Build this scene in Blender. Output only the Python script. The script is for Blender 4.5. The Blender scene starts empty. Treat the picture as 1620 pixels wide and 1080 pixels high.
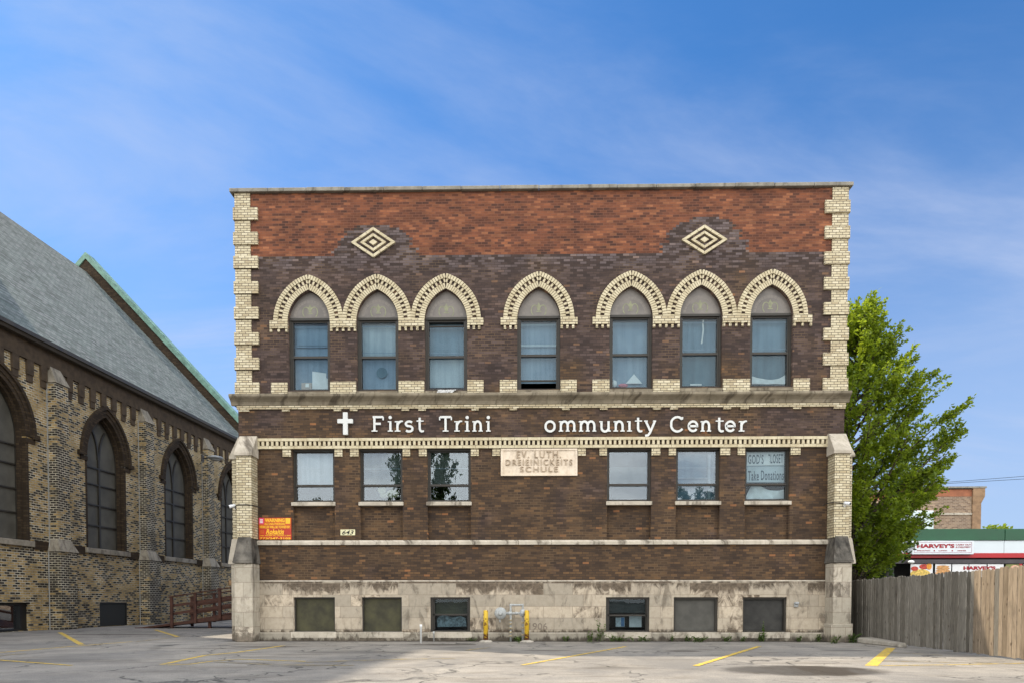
import bpy, bmesh, math, random
from mathutils import Vector, Matrix, Euler
from math import sin, cos, tan, pi, radians, sqrt, floor, atan2, acos
random.seed(7)
S = bpy.context.scene
COL = S.collection

# ------------------------------------------------------------------ camera
CAM_H, F_PX = 1.26, 1080.0
YAW, PITCH = radians(1.0), radians(1.6)
PY0 = 950 + F_PX * tan(PITCH)
cd = bpy.data.cameras.new('camera'); cam = bpy.data.objects.new('camera', cd); COL.objects.link(cam)
cd.sensor_width = 36; cd.lens = F_PX / 1620 * 36
cd.shift_y = (PY0 - 540) / 1620
cd.clip_start = .1; cd.clip_end = 5000
cam.location = (0, 0, CAM_H)
cam.rotation_euler = (radians(90) - PITCH, 0, YAW)
S.camera = cam
S.render.resolution_x, S.render.resolution_y = 1024, 682

# ------------------------------------------------------------------ light
SUN = Vector((-.72, .42, 1.0)).normalized()
SUN_EL = math.asin(SUN.z); SUN_AZ = atan2(SUN.x, SUN.y)      # from +Y, clockwise to +X
sd = bpy.data.lights.new('sun', 'SUN'); sd.energy = 3.7; sd.angle = radians(.55); sd.color = (1, .89, .73)
so = bpy.data.objects.new('sun', sd); COL.objects.link(so)
so.rotation_euler = (-SUN).to_track_quat('-Z', 'Y').to_euler(); so.location = (-60, 40, 80)

W = bpy.data.worlds.new('World'); S.world = W; W.use_nodes = True
nt = W.node_tree; N = nt.nodes; Lk = nt.links
for n in list(N): N.remove(n)
def wn(t, **kw):
    n = N.new(t)
    for k, v in kw.items(): setattr(n, k, v)
    return n
out = wn('ShaderNodeOutputWorld'); bg = wn('ShaderNodeBackground')
sky = wn('ShaderNodeTexSky'); sky.sky_type = 'NISHITA'; sky.sun_disc = False
sky.sun_elevation = SUN_EL; sky.sun_rotation = SUN_AZ; sky.air_density = 1.0; sky.dust_density = .3; sky.ozone_density = 2.2
bg.inputs['Strength'].default_value = .13
tc = wn('ShaderNodeTexCoord')
sep = wn('ShaderNodeSeparateXYZ'); Lk.new(tc.outputs['Generated'], sep.inputs[0])
def wm(op, a, b=None, c=None):
    n = wn('ShaderNodeMath', operation=op)
    for i, v in enumerate((a, b, c)):
        if v is None: continue
        if isinstance(v, (int, float)): n.inputs[i].default_value = v
        else: Lk.new(v, n.inputs[i])
    return n.outputs[0]
zc = wm('ADD', wm('MAXIMUM', sep.outputs[2], 0.0), .22)
comb = wn('ShaderNodeCombineXYZ')
Lk.new(wm('DIVIDE', sep.outputs[0], zc), comb.inputs[0]); Lk.new(wm('DIVIDE', sep.outputs[1], zc), comb.inputs[1])
mp = wn('ShaderNodeMapping'); mp.inputs['Rotation'].default_value = (0, 0, radians(-24)); mp.inputs['Scale'].default_value = (.75, 1.9, 1)
mp.inputs['Location'].default_value = (1.7, 3.3, 0)
Lk.new(comb.outputs[0], mp.inputs[0])
cn = wn('ShaderNodeTexNoise'); cn.inputs['Scale'].default_value = .9; cn.inputs['Detail'].default_value = 9; cn.inputs['Roughness'].default_value = .58
cn.inputs['Distortion'].default_value = .7; Lk.new(mp.outputs[0], cn.inputs['Vector'])
def wramp(v, a, b):
    n = wn('ShaderNodeMapRange', interpolation_type='SMOOTHSTEP'); Lk.new(v, n.inputs[0])
    n.inputs[1].default_value = a; n.inputs[2].default_value = b
    return n.outputs[0]
wisp = wm('MULTIPLY', wramp(cn.outputs['Fac'], .43, .76), .66)
# unseen bright cumulus added behind the photographer to light the shaded facade
cn2 = wn('ShaderNodeTexNoise'); cn2.inputs['Scale'].default_value = 1.3; cn2.inputs['Detail'].default_value = 7
Lk.new(comb.outputs[0], cn2.inputs['Vector'])
cum = wm('MULTIPLY', wramp(cn2.outputs['Fac'], .22, .50), wramp(sep.outputs[1], .05, -.35))
haze = wm('MULTIPLY', wramp(sep.outputs[2], .62, .02), .85)
tint = wn('ShaderNodeMix', data_type='RGBA', blend_type='MULTIPLY'); tint.inputs[0].default_value = 1
Lk.new(sky.outputs[0], tint.inputs[6]); tint.inputs[7].default_value = (.27, .555, .80, 1)
def wmix(fac, a, colr):
    n = wn('ShaderNodeMix', data_type='RGBA'); Lk.new(fac, n.inputs[0]); Lk.new(a, n.inputs[6]); n.inputs[7].default_value = (*colr, 1)
    return n.outputs[2]
c = wmix(haze, tint.outputs[2], (2.25, 2.85, 4.1))
c = wmix(wisp, c, (2.7, 3.1, 4.15))
c = wmix(cum, c, (14.2, 14.3, 14.3))
Lk.new(c, bg.inputs[0]); Lk.new(bg.outputs[0], out.inputs[0])

S.view_settings.view_transform = 'Standard'; S.view_settings.look = 'None'
S.view_settings.exposure = 0.75; S.view_settings.gamma = 1.0
S.render.engine = 'CYCLES'
S.cycles.max_bounces = 8; S.cycles.transparent_max_bounces = 12; S.cycles.use_denoising = True
S.cycles.caustics_reflective = False; S.cycles.caustics_refractive = False

# ------------------------------------------------------------------ measuring the photograph
_R = cam.rotation_euler.to_matrix()
def ray(px, py): return _R @ Vector(((px - 810) / F_PX, -(py - PY0) / F_PX, -1))
FY = 21.6                                        # distance of the facade
def fac(px, py, d=0.0):                          # a photo pixel on the plane d metres in front of the facade
    r = ray(px, py); t = (FY - d) / r.y
    return r.x * t, CAM_H + r.z * t
def at(px, py, Y):
    r = ray(px, py); t = Y / r.y
    return Vector((r.x * t, Y, CAM_H + r.z * t))
def gnd(px, py):
    r = ray(px, py); t = -CAM_H / r.z
    return Vector((r.x * t, r.y * t, 0))
def fx(px, d=0.0, py=700): return fac(px, py, d)[0]
def fz(py, px=829, d=0.0): return fac(px, py, d)[1]

# ------------------------------------------------------------------ object helpers
def obj(name, mesh, parent=None, m=None):
    o = bpy.data.objects.new(name, mesh); COL.objects.link(o)
    if m is not None:
        mesh.materials.clear()
        for q in (m if isinstance(m, (list, tuple)) else [m]): mesh.materials.append(q)
    if parent is not None: o.parent = parent
    return o
def tag(o, label=None, cat=None, group=None, kind=None):
    if label: o['label'] = label
    if cat: o['category'] = cat
    if group: o['group'] = group
    if kind: o['kind'] = kind
    return o
def thing(name, label, cat, loc=(0, 0, 0), rz=0, group=None):
    o = bpy.data.objects.new(name, None); COL.objects.link(o)
    o.location = loc; o.rotation_euler = (0, 0, rz); o.empty_display_size = .3
    return tag(o, label, cat, group)

class MB:
    def __init__(s): s.v = []; s.f = []; s.mi = []; s.cur = 0; s.smooth = False; s.sm = []
    def add(s, vs, fs):
        k = len(s.v); s.v += [tuple(v) for v in vs]
        for f in fs: s.f.append([i + k for i in f]); s.mi.append(s.cur); s.sm.append(s.smooth)
    def box(s, x0, x1, y0, y1, z0, z1):
        s.add([(x0,y0,z0),(x1,y0,z0),(x1,y1,z0),(x0,y1,z0),(x0,y0,z1),(x1,y0,z1),(x1,y1,z1),(x0,y1,z1)],
              [(0,3,2,1),(4,5,6,7),(0,1,5,4),(1,2,6,5),(2,3,7,6),(3,0,4,7)])
    def hexa(s, p):                               # 8 points, order as box
        s.add(p, [(0,3,2,1),(4,5,6,7),(0,1,5,4),(1,2,6,5),(2,3,7,6),(3,0,4,7)])
    def prism(s, poly, a, b, ax):                 # ax(u, v, w): poly in (u, v), extruded w from a to b
        n = len(poly)
        s.add([ax(u, v, a) for u, v in poly] + [ax(u, v, b) for u, v in poly],
              [tuple(range(n)), tuple(range(2*n-1, n-1, -1))] + [(i, i+n, (i+1) % n + n, (i+1) % n) for i in range(n)])
    def xz(s, poly, y0, y1): s.prism(poly, y0, y1, lambda u, v, w: (u, w, v))
    def yz(s, poly, x0, x1): s.prism(poly, x0, x1, lambda u, v, w: (w, u, v))
    def xy(s, poly, z0, z1): s.prism(poly, z0, z1, lambda u, v, w: (u, v, w))
    def quad(s, a, b, c, d): s.add([a, b, c, d], [(0, 1, 2, 3)])
    def tube(s, pts, r, n=8, r2=None, caps=True):
        pts = [Vector(p) for p in pts]; k0 = len(pts); vs = []
        prev = None
        for i, p in enumerate(pts):
            d = (pts[min(i+1, k0-1)] - pts[max(i-1, 0)]).normalized()
            if prev is None:
                a = d.orthogonal().normalized()
            else:
                a = (prev - d * prev.dot(d)).normalized()
            prev = a; b = d.cross(a)
            rr = r if r2 is None else r + (r2 - r) * i / (k0 - 1)
            for j in range(n):
                t = 2 * pi * j / n; vs.append(p + (a * cos(t) + b * sin(t)) * rr)
        fs = [(i*n+j, i*n+(j+1) % n, (i+1)*n+(j+1) % n, (i+1)*n+j) for i in range(k0-1) for j in range(n)]
        if caps: fs += [tuple(range(n-1, -1, -1)), tuple((k0-1)*n+j for j in range(n))]
        s.add(vs, fs)
    def lathe(s, c, ax, prof, n=20):              # prof: (radius, along)
        ax = Vector(ax).normalized(); a = ax.orthogonal().normalized(); b = ax.cross(a); c = Vector(c); vs = []
        for r, h in prof:
            for j in range(n):
                t = 2*pi*j/n; vs.append(c + ax*h + (a*cos(t)+b*sin(t))*max(r, 1e-4))
        k = len(prof)
        fs = [(i*n+j, i*n+(j+1) % n, (i+1)*n+(j+1) % n, (i+1)*n+j) for i in range(k-1) for j in range(n)]
        fs += [tuple(range(n-1, -1, -1)), tuple((k-1)*n+j for j in range(n))]
        s.add(vs, fs)
    def ball(s, c, r, sx=1, sy=1, sz=1, n=12, m=8, bump=0):
        c = Vector(c); vs = []; fs = []
        for i in range(m+1):
            t = pi*i/m
            for j in range(n):
                p = 2*pi*j/n; q = 1 + bump*random.uniform(-1, 1)
                vs.append(c + Vector((sin(t)*cos(p)*r*sx*q, sin(t)*sin(p)*r*sy*q, cos(t)*r*sz*q)))
        for i in range(m):
            for j in range(n): fs.append((i*n+j, (i+1)*n+j, (i+1)*n+(j+1) % n, i*n+(j+1) % n))
        s.add(vs, fs)
    def build(s, name, m, parent=None, bevel=0, fix=True):
        me = bpy.data.meshes.new(name); me.from_pydata(s.v, [], s.f)
        me.polygons.foreach_set('material_index', s.mi)
        me.polygons.foreach_set('use_smooth', s.sm)
        if fix:
            bm = bmesh.new(); bm.from_mesh(me); bmesh.ops.recalc_face_normals(bm, faces=bm.faces); bm.to_mesh(me); bm.free()
        me.update()
        o = obj(name, me, parent, m)
        if bevel:
            b = o.modifiers.new('bevel', 'BEVEL'); b.width = bevel; b.segments = 1; b.limit_method = 'ANGLE'; b.angle_limit = radians(40)
        return o

def fill(name, loops, t0, t1, mapf, m, parent=None, mat_fix=True):
    """flat plate from outlines (first the rim, then the holes), thickness t0..t1, mapf(u, v, w) -> point"""
    cu = bpy.data.curves.new('tmp', 'CURVE'); cu.dimensions = '2D'; cu.fill_mode = 'BOTH'; cu.extrude = .5
    for lp in loops:
        sp = cu.splines.new('POLY'); sp.points.add(len(lp) - 1)
        for p, q in zip(sp.points, lp): p.co = (q[0], q[1], 0, 1)
        sp.use_cyclic_u = True
    to = bpy.data.objects.new('tmp', cu); COL.objects.link(to)
    me = bpy.data.meshes.new_from_object(to)
    bpy.data.objects.remove(to); bpy.data.curves.remove(cu)
    for v in me.vertices:
        v.co = mapf(v.co.x, v.co.y, t0 + (t1 - t0) * (v.co.z + .5))
    bm = bmesh.new(); bm.from_mesh(me); bmesh.ops.remove_doubles(bm, verts=bm.verts, dist=1e-5)
    bmesh.ops.recalc_face_normals(bm, faces=bm.faces); bm.to_mesh(me); bm.free()
    me.name = name
    return obj(name, me, parent, m)
def text_mesh(s, x0, x1, z0, z1, y, depth=.004, bold=0.0, shear=0.0, sp=1.0):
    cu = bpy.data.curves.new('tmp', 'FONT'); cu.body = s; cu.extrude = .5; cu.offset = bold; cu.shear = shear; cu.resolution_u = 3; cu.space_character = sp
    to = bpy.data.objects.new('tmp', cu); COL.objects.link(to)
    me = bpy.data.meshes.new_from_object(to)
    bpy.data.objects.remove(to); bpy.data.curves.remove(cu)
    xs = [v.co.x for v in me.vertices]; ys = [v.co.y for v in me.vertices]
    ax, bx, ay, by = min(xs), max(xs), min(ys), max(ys)
    for v in me.vertices:
        u = (v.co.x - ax) / (bx - ax); w = (v.co.y - ay) / (by - ay)
        v.co = (x0 + (x1 - x0) * u, y - depth * (v.co.z + .5), z0 + (z1 - z0) * w)
    vs = [tuple(v.co) for v in me.vertices]; fs = [tuple(p.vertices) for p in me.polygons]
    bpy.data.meshes.remove(me)
    return vs, fs

# ------------------------------------------------------------------ materials
class G:
    def __init__(s, name):
        s.m = bpy.data.materials.new(name); s.m.use_nodes = True; s.t = s.m.node_tree
        for n in list(s.t.nodes): s.t.nodes.remove(n)
        s.out = s.n('ShaderNodeOutputMaterial'); s.b = s.n('ShaderNodeBsdfPrincipled')
        s.t.links.new(s.b.outputs[0], s.out.inputs[0]); s._co = None
    def n(s, t, **kw):
        n = s.t.nodes.new(t)
        for k, v in kw.items(): setattr(n, k, v)
        return n
    def put(s, sock, v):
        if v is None: return
        if isinstance(v, (int, float)): sock.default_value = v
        elif isinstance(v, tuple): sock.default_value = v if len(v) != 3 or sock.type == 'VECTOR' else (*v, 1)
        else: s.t.links.new(v, sock)
    def math(s, op, a, b=None, c=None):
        n = s.n('ShaderNodeMath', operation=op)
        for i, v in enumerate((a, b, c)): s.put(n.inputs[i], v)
        return n.outputs[0]
    def co(s):
        if s._co is None: s._co = s.n('ShaderNodeTexCoord').outputs['Object']
        return s._co
    def geo(s): return s.n('ShaderNodeNewGeometry').outputs['Position']
    def xyz(s, v):
        n = s.n('ShaderNodeSeparateXYZ'); s.put(n.inputs[0], v); return n.outputs
    def vec(s, x, y, z=0.0):
        n = s.n('ShaderNodeCombineXYZ')
        for i, v in enumerate((x, y, z)): s.put(n.inputs[i], v)
        return n.outputs[0]
    def scale(s, v, sc):
        n = s.n('ShaderNodeVectorMath', operation='MULTIPLY'); s.put(n.inputs[0], v); n.inputs[1].default_value = sc; return n.outputs[0]
    def noise(s, v=None, sc=5.0, detail=4.0, rough=.55, dist=0.0):
        n = s.n('ShaderNodeTexNoise'); s.put(n.inputs['Vector'], v if v is not None else s.co())
        n.inputs['Scale'].default_value = sc; n.inputs['Detail'].default_value = detail; n.inputs['Roughness'].default_value = rough; n.inputs['Distortion'].default_value = dist
        return n.outputs['Fac']
    def mr(s, v, a, b, c=0.0, d=1.0, smooth=True):
        n = s.n('ShaderNodeMapRange'); n.interpolation_type = 'SMOOTHSTEP' if smooth else 'LINEAR'; s.put(n.inputs[0], v)
        for i, q in enumerate((a, b, c, d)): n.inputs[i+1].default_value = q
        return n.outputs[0]
    def mix(s, f, a, b, mode='MIX'):
        n = s.n('ShaderNodeMix', data_type='RGBA', blend_type=mode); s.put(n.inputs[0], f); s.put(n.inputs[6], a); s.put(n.inputs[7], b); return n.outputs[2]
    def ramp(s, v, stops, const=False):
        n = s.n('ShaderNodeValToRGB'); cr = n.color_ramp; cr.interpolation = 'CONSTANT' if const else 'LINEAR'
        while len(cr.elements) < len(stops): cr.elements.new(.5)
        for e, (p, c) in zip(cr.elements, stops): e.position = p; e.color = (*c, 1)
        s.put(n.inputs[0], v); return n.outputs[0]
    def brick(s, v, bw, bh, mortar, off=.5):
        n = s.n('ShaderNodeTexBrick'); s.put(n.inputs['Vector'], v)
        n.inputs['Scale'].default_value = 1; n.inputs['Brick Width'].default_value = bw; n.inputs['Row Height'].default_value = bh
        n.inputs['Mortar Size'].default_value = mortar; n.inputs['Mortar Smooth'].default_value = .15; n.inputs['Bias'].default_value = 0
        n.inputs['Color1'].default_value = (0, 0, 0, 1); n.inputs['Color2'].default_value = (1, 1, 1, 1); n.inputs['Mortar'].default_value = (.5, .5, .5, 1)
        n.offset = off
        return n.outputs['Color'], n.outputs['Fac']
    def bump(s, h, st=.3, d=.01):
        n = s.n('ShaderNodeBump'); n.inputs['Strength'].default_value = st; n.inputs['Distance'].default_value = d; s.put(n.inputs['Height'], h)
        s.t.links.new(n.outputs[0], s.b.inputs['Normal'])
    def fin(s, col, rough=.85, spec=.3, metal=0.0):
        s.put(s.b.inputs['Base Color'], col); s.put(s.b.inputs['Roughness'], rough)
        s.put(s.b.inputs['Specular IOR Level'], spec); s.put(s.b.inputs['Metallic'], metal)
        return s.m
def plain(name, col, rough=.6, var=.18, sc=6.0, spec=.35, metal=0.0, bump=0.0):
    g = G(name); n = g.noise(sc=sc, detail=6)
    c = g.mix(g.mr(n, .25, .75), tuple(x*(1-var) for x in col), tuple(min(1, x*(1+var)) for x in col))
    if bump: g.bump(g.noise(sc=sc*8), bump, .01)
    return g.fin(c, g.mr(n, .2, .8, max(.05, rough-.1), min(1, rough+.1)), spec, metal)

def wall_uv(g):
    x, y, z = g.xyz(g.co()); return g.vec(g.math('ADD', x, y), z), x, y, z
BH = .0782
def mat_dark_brick(red=False):
    g = G('dark_brick_with_red_parapet' if red else 'dark_brick')
    uv, x, y, z = wall_uv(g)
    c, f = g.brick(uv, .205, BH, .0065)
    r = g.xyz(c)[0]
    big = g.noise(sc=.55, detail=5, rough=.6)
    mid = g.noise(sc=2.3, detail=4)
    streak = g.noise(g.scale(uv, (1.4, 7.0, 1)), sc=1.0, detail=4)
    brown = g.ramp(r, [(0, (.031, .0185, .0115)), (.3, (.046, .0275, .0155)), (.6, (.058, .0345, .0185)), (.9, (.082, .047, .0230)), (.985, (.108, .060, .028)), (.998, (.18, .080, .034))])
    purp = g.ramp(r, [(0, (.027, .0170, .0148)), (.4, (.040, .0255, .0225)), (.75, (.054, .0355, .0315)), (.95, (.074, .051, .047)), (.99, (.11, .062, .038))])
    zf = g.math('ADD', big, g.mr(z, 4.0, 11.0, -.10, .16))
    col = g.mix(g.mr(zf, .43, .62), brown, purp)
    col = g.mix(g.mr(streak, .3, .75), col, g.mix(1.0, col, (1.45, 1.4, 1.25), 'MULTIPLY'))
    col = g.mix(g.mr(mid, .55, .75, 0, .5), col, g.mix(1.0, col, (.62, .62, .68), 'MULTIPLY'))
    mort = g.mix(g.mr(g.noise(sc=.8, detail=5), .45, .62), (.030, .021, .017), (.120, .078, .044))
    if red:
        zq = g.math('MULTIPLY', g.math('ADD', g.math('FLOOR', g.math('DIVIDE', z, BH)), .5), BH)
        row = g.math('MODULO', g.math('FLOOR', g.math('DIVIDE', z, BH)), 2.0)
        xq = g.math('MULTIPLY', g.math('FLOOR', g.math('DIVIDE', g.math('ADD', x, g.math('MULTIPLY', row, .1025)), .205)), .205)
        jag = g.math('MULTIPLY', g.math('SUBTRACT', g.noise(g.vec(xq, zq), sc=1.1, detail=2), .5), .28)
        def ell(cx, cz, rx, rz):
            a = g.math('POWER', g.math('DIVIDE', g.math('SUBTRACT', xq, cx), rx), 2.0)
            b = g.math('POWER', g.math('DIVIDE', g.math('SUBTRACT', zq, cz), rz), 2.0)
            return g.math('ADD', g.math('ADD', a, b), jag)
        (x1, z1), (x2, z2) = fac(592, 398), fac(1113, 396)
        e = g.math('MINIMUM', ell(x1, z1, 1.25, .84), ell(x2, z2, 1.28, 1.05))
        zb = fz(406.5, 460)
        edge = g.math('SUBTRACT', zq, g.math('ADD', zb, g.math('MULTIPLY', g.math('SUBTRACT', g.noise(g.vec(xq, 0.0), sc=.45, detail=1), .5), .22)))
        isred = g.math('MULTIPLY', g.math('GREATER_THAN', edge, 0.0), g.math('GREATER_THAN', e, 1.0))
        lil = g.math('MULTIPLY', g.mr(z, fz(445, 460), zb, 0, 1), g.math('GREATER_THAN', r, .42))
        col = g.mix(g.math('MULTIPLY', lil, .38), col, g.ramp(r, [(0, (.09, .07, .07)), (.6, (.12, .095, .098)), (1, (.21, .18, .19))]))
        rc = g.ramp(r, [(0, (.068, .026, .015)), (.3, (.122, .040, .019)), (.62, (.166, .054, .023)), (.85, (.205, .071, .030)), (1, (.25, .095, .042))])
        rc = g.mix(g.mr(g.noise(g.scale(uv, (.8, 2.6, 1)), sc=1.3, detail=6, rough=.65), .36, .66), g.mix(1.0, rc, (.58, .60, .62), 'MULTIPLY'), g.mix(1.0, rc, (1.2, 1.22, 1.22), 'MULTIPLY'))
        col = g.mix(isred, col, rc)
        mort = g.mix(isred, mort, (.15, .062, .038))
    col = g.mix(f, col, mort)
    pat = g.noise(g.scale(uv, (.55, .8, 1)), sc=1.0, detail=6, rough=.62, dist=.7)
    col = g.mix(g.mr(pat, .52, .68, 0, .6), col, g.mix(1.0, col, (.52, .52, .56), 'MULTIPLY'))
    col = g.mix(g.mr(pat, .44, .30, 0, .5), col, g.mix(1.0, col, (1.4, 1.36, 1.25), 'MULTIPLY'))
    g.bump(g.math('ADD', g.math('MULTIPLY', f, -1.0), g.math('MULTIPLY', r, .3)), .35, .006)
    return g.fin(col, .78, .28)
M_BRICK = mat_dark_brick(True); M_BRICK2 = mat_dark_brick(False)

def mat_cream(name='cream_brick', bw=.205, bh=BH, mort=.0095, offs=(0, 0)):
    g = G(name); uv, x, y, z = wall_uv(g)
    v = g.vec(g.math('ADD', g.math('ADD', x, y), offs[0]), g.math('ADD', z, offs[1]))
    c, f = g.brick(v, bw, bh, mort); r = g.xyz(c)[0]
    col = g.ramp(r, [(0, (.38, .31, .19)), (.4, (.475, .41, .265)), (.8, (.545, .48, .325)), (1, (.60, .535, .38))])
    col = g.mix(g.mr(g.noise(sc=1.7, detail=6), .55, .8, 0, .5), col, (.40, .30, .15))
    col = g.mix(g.mr(g.noise(sc=13, detail=6), .56, .78, 0, .4), col, (.33, .26, .16))
    col = g.mix(f, col, (.105, .080, .052))
    g.bump(g.math('MULTIPLY', f, -1.0), .5, .008)
    return g.fin(col, .6, .35)
M_CREAM = mat_cream()
def mat_cream_unit():                             # single moulded bricks: no joints
    g = G('cream_moulded_brick')
    n = g.noise(sc=4.0, detail=5); n2 = g.noise(sc=17, detail=5)
    col = g.mix(g.mr(n, .3, .7), (.41, .345, .215), (.555, .49, .335))
    col = g.mix(g.mr(n2, .58, .8, 0, .5), col, (.33, .25, .14))
    return g.fin(col, .6, .35)
M_UNIT = mat_cream_unit()

def mat_stone(name, a, b, bw=0, bh=0, stain=.6, zs=None, grain=9.0):
    g = G(name); uv, x, y, z = wall_uv(g)
    n = g.noise(sc=1.6, detail=7, rough=.62); n2 = g.noise(sc=grain, detail=8, rough=.65)
    if bw:
        c, f = g.brick(uv, bw, bh, .007, .37); r = g.xyz(c)[0]
        col = g.ramp(r, [(0, a), (.5, tuple((p+q)/2 for p, q in zip(a, b))), (1, b)])
    else:
        f = None; col = g.mix(g.mr(n, .3, .7), a, b)
    col = g.mix(g.mr(n2, .35, .75, 0, .45), col, g.mix(1.0, col, (.66, .63, .58), 'MULTIPLY'))
    st = g.noise(g.scale(uv, (1.3, .45, 1)), sc=2.2, detail=8, rough=.68, dist=.6)
    smask = g.mr(st, .50, .66)
    if zs:                                        # soot creeping down in drips from the course above, stain rising from the ground, painted contact shade on the plinth
        hi = g.mr(z, zs[0], zs[1]); drip = g.math('ADD', g.math('MULTIPLY', g.noise(g.scale(uv, (2.6, 1.5, 1)), sc=1.4, detail=8, rough=.68, dist=1.1), .75), g.math('MULTIPLY', g.noise(g.scale(uv, (.9, .6, 1)), sc=.8, detail=3), .35))
        m1 = g.mr(g.math('ADD', g.math('ADD', drip, g.math('MULTIPLY', g.math('SUBTRACT', r if bw else 0.5, .5), .34)), g.math('MULTIPLY', hi, .23)), .61, .82)
        lo = g.mr(z, zs[2] + .35, zs[2]); m2 = g.mr(g.math('ADD', st, g.math('MULTIPLY', lo, .34)), .62, .80)
        smask = g.math('MAXIMUM', g.math('MAXIMUM', m1, m2), g.math('MULTIPLY', smask, .62))
    mot = g.mix(g.mr(g.noise(uv, 7.0, 6, .7), .3, .7), (.09, .08, .075), (.30, .27, .25)); col = g.mix(g.math('MULTIPLY', smask, stain), col, g.mix(1.0, col, mot, 'MULTIPLY'))
    if f is not None:
        col = g.mix(g.math('MULTIPLY', f, .8), col, (.19, .15, .11)); g.bump(g.math('ADD', g.math('MULTIPLY', f, -1.0), g.math('MULTIPLY', n2, .35)), .45, .01)
    else: g.bump(n2, .3, .012)
    return g.fin(col, .88, .25)
M_LIME = mat_stone('limestone_blocks', (.315, .275, .215), (.56, .47, .355), .92, .365, .95, (1.38, 1.86, .18))
M_PLINTH = mat_stone('plinth_stone', (.25, .225, .18), (.38, .34, .27), 1.4, .5, .92, (5, 6, -.05))  # dark band at the base is painted contact shade
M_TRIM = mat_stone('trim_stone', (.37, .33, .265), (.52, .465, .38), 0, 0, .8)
M_SLOPE = mat_stone('sooty_weathering_stone', (.042, .039, .034), (.19, .172, .145), 0, 0, .8, None, 14)
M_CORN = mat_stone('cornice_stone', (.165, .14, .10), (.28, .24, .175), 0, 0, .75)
M_COPING = mat_stone('coping_stone', (.19, .178, .15), (.30, .28, .235), 0, 0, .6)
M_BUTT = mat_stone('buttress_stone', (.385, .345, .275), (.515, .455, .365), .62, .46, .85, (2.3, 2.6, .05))
M_PLQL = mat_stone('weathered_shaded_lettering_stone', (.33, .255, .18), (.42, .335, .245), 0, 0, .3)  # letters darker than the plaque: weathering plus painted relief shade
M_PLAQUE = mat_stone('plaque_stone', (.62, .52, .40), (.70, .60, .48), 0, 0, .22)
M_FRAME = plain('bronze_window_frame', (.031, .027, .021), .5, .25)
M_JOINT = plain('sooty_mortar', (.060, .045, .032), .9, .3, 9)
M_WOOD_FR = plain('weathered_frame_wood', (.058, .050, .038), .8, .75, 9)
M_TYMP = None
def mat_tymp():
    g = G('tympanum_panel'); n = g.noise(sc=2.5, detail=6)
    return g.fin(g.mix(g.mr(n, .3, .7), (.115, .102, .090), (.175, .155, .135)), .45, .45)
M_TYMP = mat_tymp()
M_FLEUR = plain('faded_painted_motif', (.20, .205, .125), .5, .25, 9); M_FLEUR2 = plain('faded_ring_motif', (.185, .165, .145), .5, .1, 9)
def mat_glass(name, k=.2, fm=1.0, tint=(.9, .95, 1.0), rough=.01):
    g = G(name)
    tr = g.n('ShaderNodeBsdfTransparent'); tr.inputs[0].default_value = (.82, .88, .9, 1)
    gl = g.n('ShaderNodeBsdfGlossy'); gl.inputs[0].default_value = (*tint, 1); gl.inputs['Roughness'].default_value = rough
    fr = g.n('ShaderNodeFresnel'); fr.inputs[0].default_value = 1.5
    fac_ = g.math('MINIMUM', g.math('ADD', g.math('MULTIPLY', fr.outputs[0], fm), k), 1.0)
    bn = g.n('ShaderNodeBump'); bn.inputs['Strength'].default_value = .06; bn.inputs['Distance'].default_value = .02
    g.put(bn.inputs['Height'], g.noise(sc=1.6, detail=2)); g.t.links.new(bn.outputs[0], gl.inputs['Normal'])
    mx = g.n('ShaderNodeMixShader'); g.put(mx.inputs[0], fac_); g.t.links.new(tr.outputs[0], mx.inputs[1]); g.t.links.new(gl.outputs[0], mx.inputs[2])
    g.t.links.new(mx.outputs[0], g.out.inputs[0]); return g.m
M_GLASS_UP = mat_glass('storm_glass', .0, .5); M_GLASS = mat_glass('reflecting_glass', .035, 1.3); M_GLASS_LOW = mat_glass('dusty_glass', .0, .35)
def mat_blind(name, a, b):
    g = G(name); x, y, z = g.xyz(g.co())
    n = g.noise(sc=1.1, detail=4); n2 = g.noise(sc=40, detail=2)
    fo = g.noise(g.vec(g.math('MULTIPLY', x, 7.0), 0.0, g.math('MULTIPLY', z, .35)), sc=1.0, detail=3)  # vertical dark streaks painted as fold shading
    c = g.mix(g.mr(n, .3, .72), a, b); c = g.mix(g.mr(fo, .35, .7, 0, .55), c, g.mix(1.0, c, (.62, .64, .66), 'MULTIPLY')); c = g.mix(g.mr(n2, .3, .7, 0, .12), c, (.02, .03, .04))
    return g.fin(c, .8, .2)
M_BL_BLUE = mat_blind('slate_blue_blind', (.20, .29, .38), (.29, .385, .47))
M_BL_TEAL = mat_blind('teal_blind', (.125, .215, .285), (.20, .30, .375))
M_BL_TEAL2 = mat_blind('deep_teal_blind', (.075, .15, .195), (.125, .215, .265))
M_BL_GREY = mat_blind('pale_grey_blind', (.34, .42, .47), (.47, .54, .58))
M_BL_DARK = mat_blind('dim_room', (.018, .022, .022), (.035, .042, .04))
M_BL_STONE = mat_blind('grey_shade', (.13, .14, .125), (.19, .20, .18))
M_OLIVE = plain('olive_board', (.042, .039, .018), .6, .5, 2.6, .35, 0, .3)
M_SCREEN = plain('grey_screen', (.075, .072, .062), .7, .25, 3)
M_SCREEN2 = plain('dark_screen', (.030, .029, .026), .6, .5, 3)
M_WHITE = plain('white_paint', (.74, .75, .73), .5, .1)
M_PAPER = plain('white_paper', (.66, .68, .68), .8, .1, 3)
M_CLOTH = plain('white_cloth', (.62, .64, .63), .9, .12, 4)
M_INK = plain('grey_marker_ink', (.06, .085, .11), .8, .1)
M_BLACK = plain('black_paint', (.012, .012, .012), .5, .2)
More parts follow.
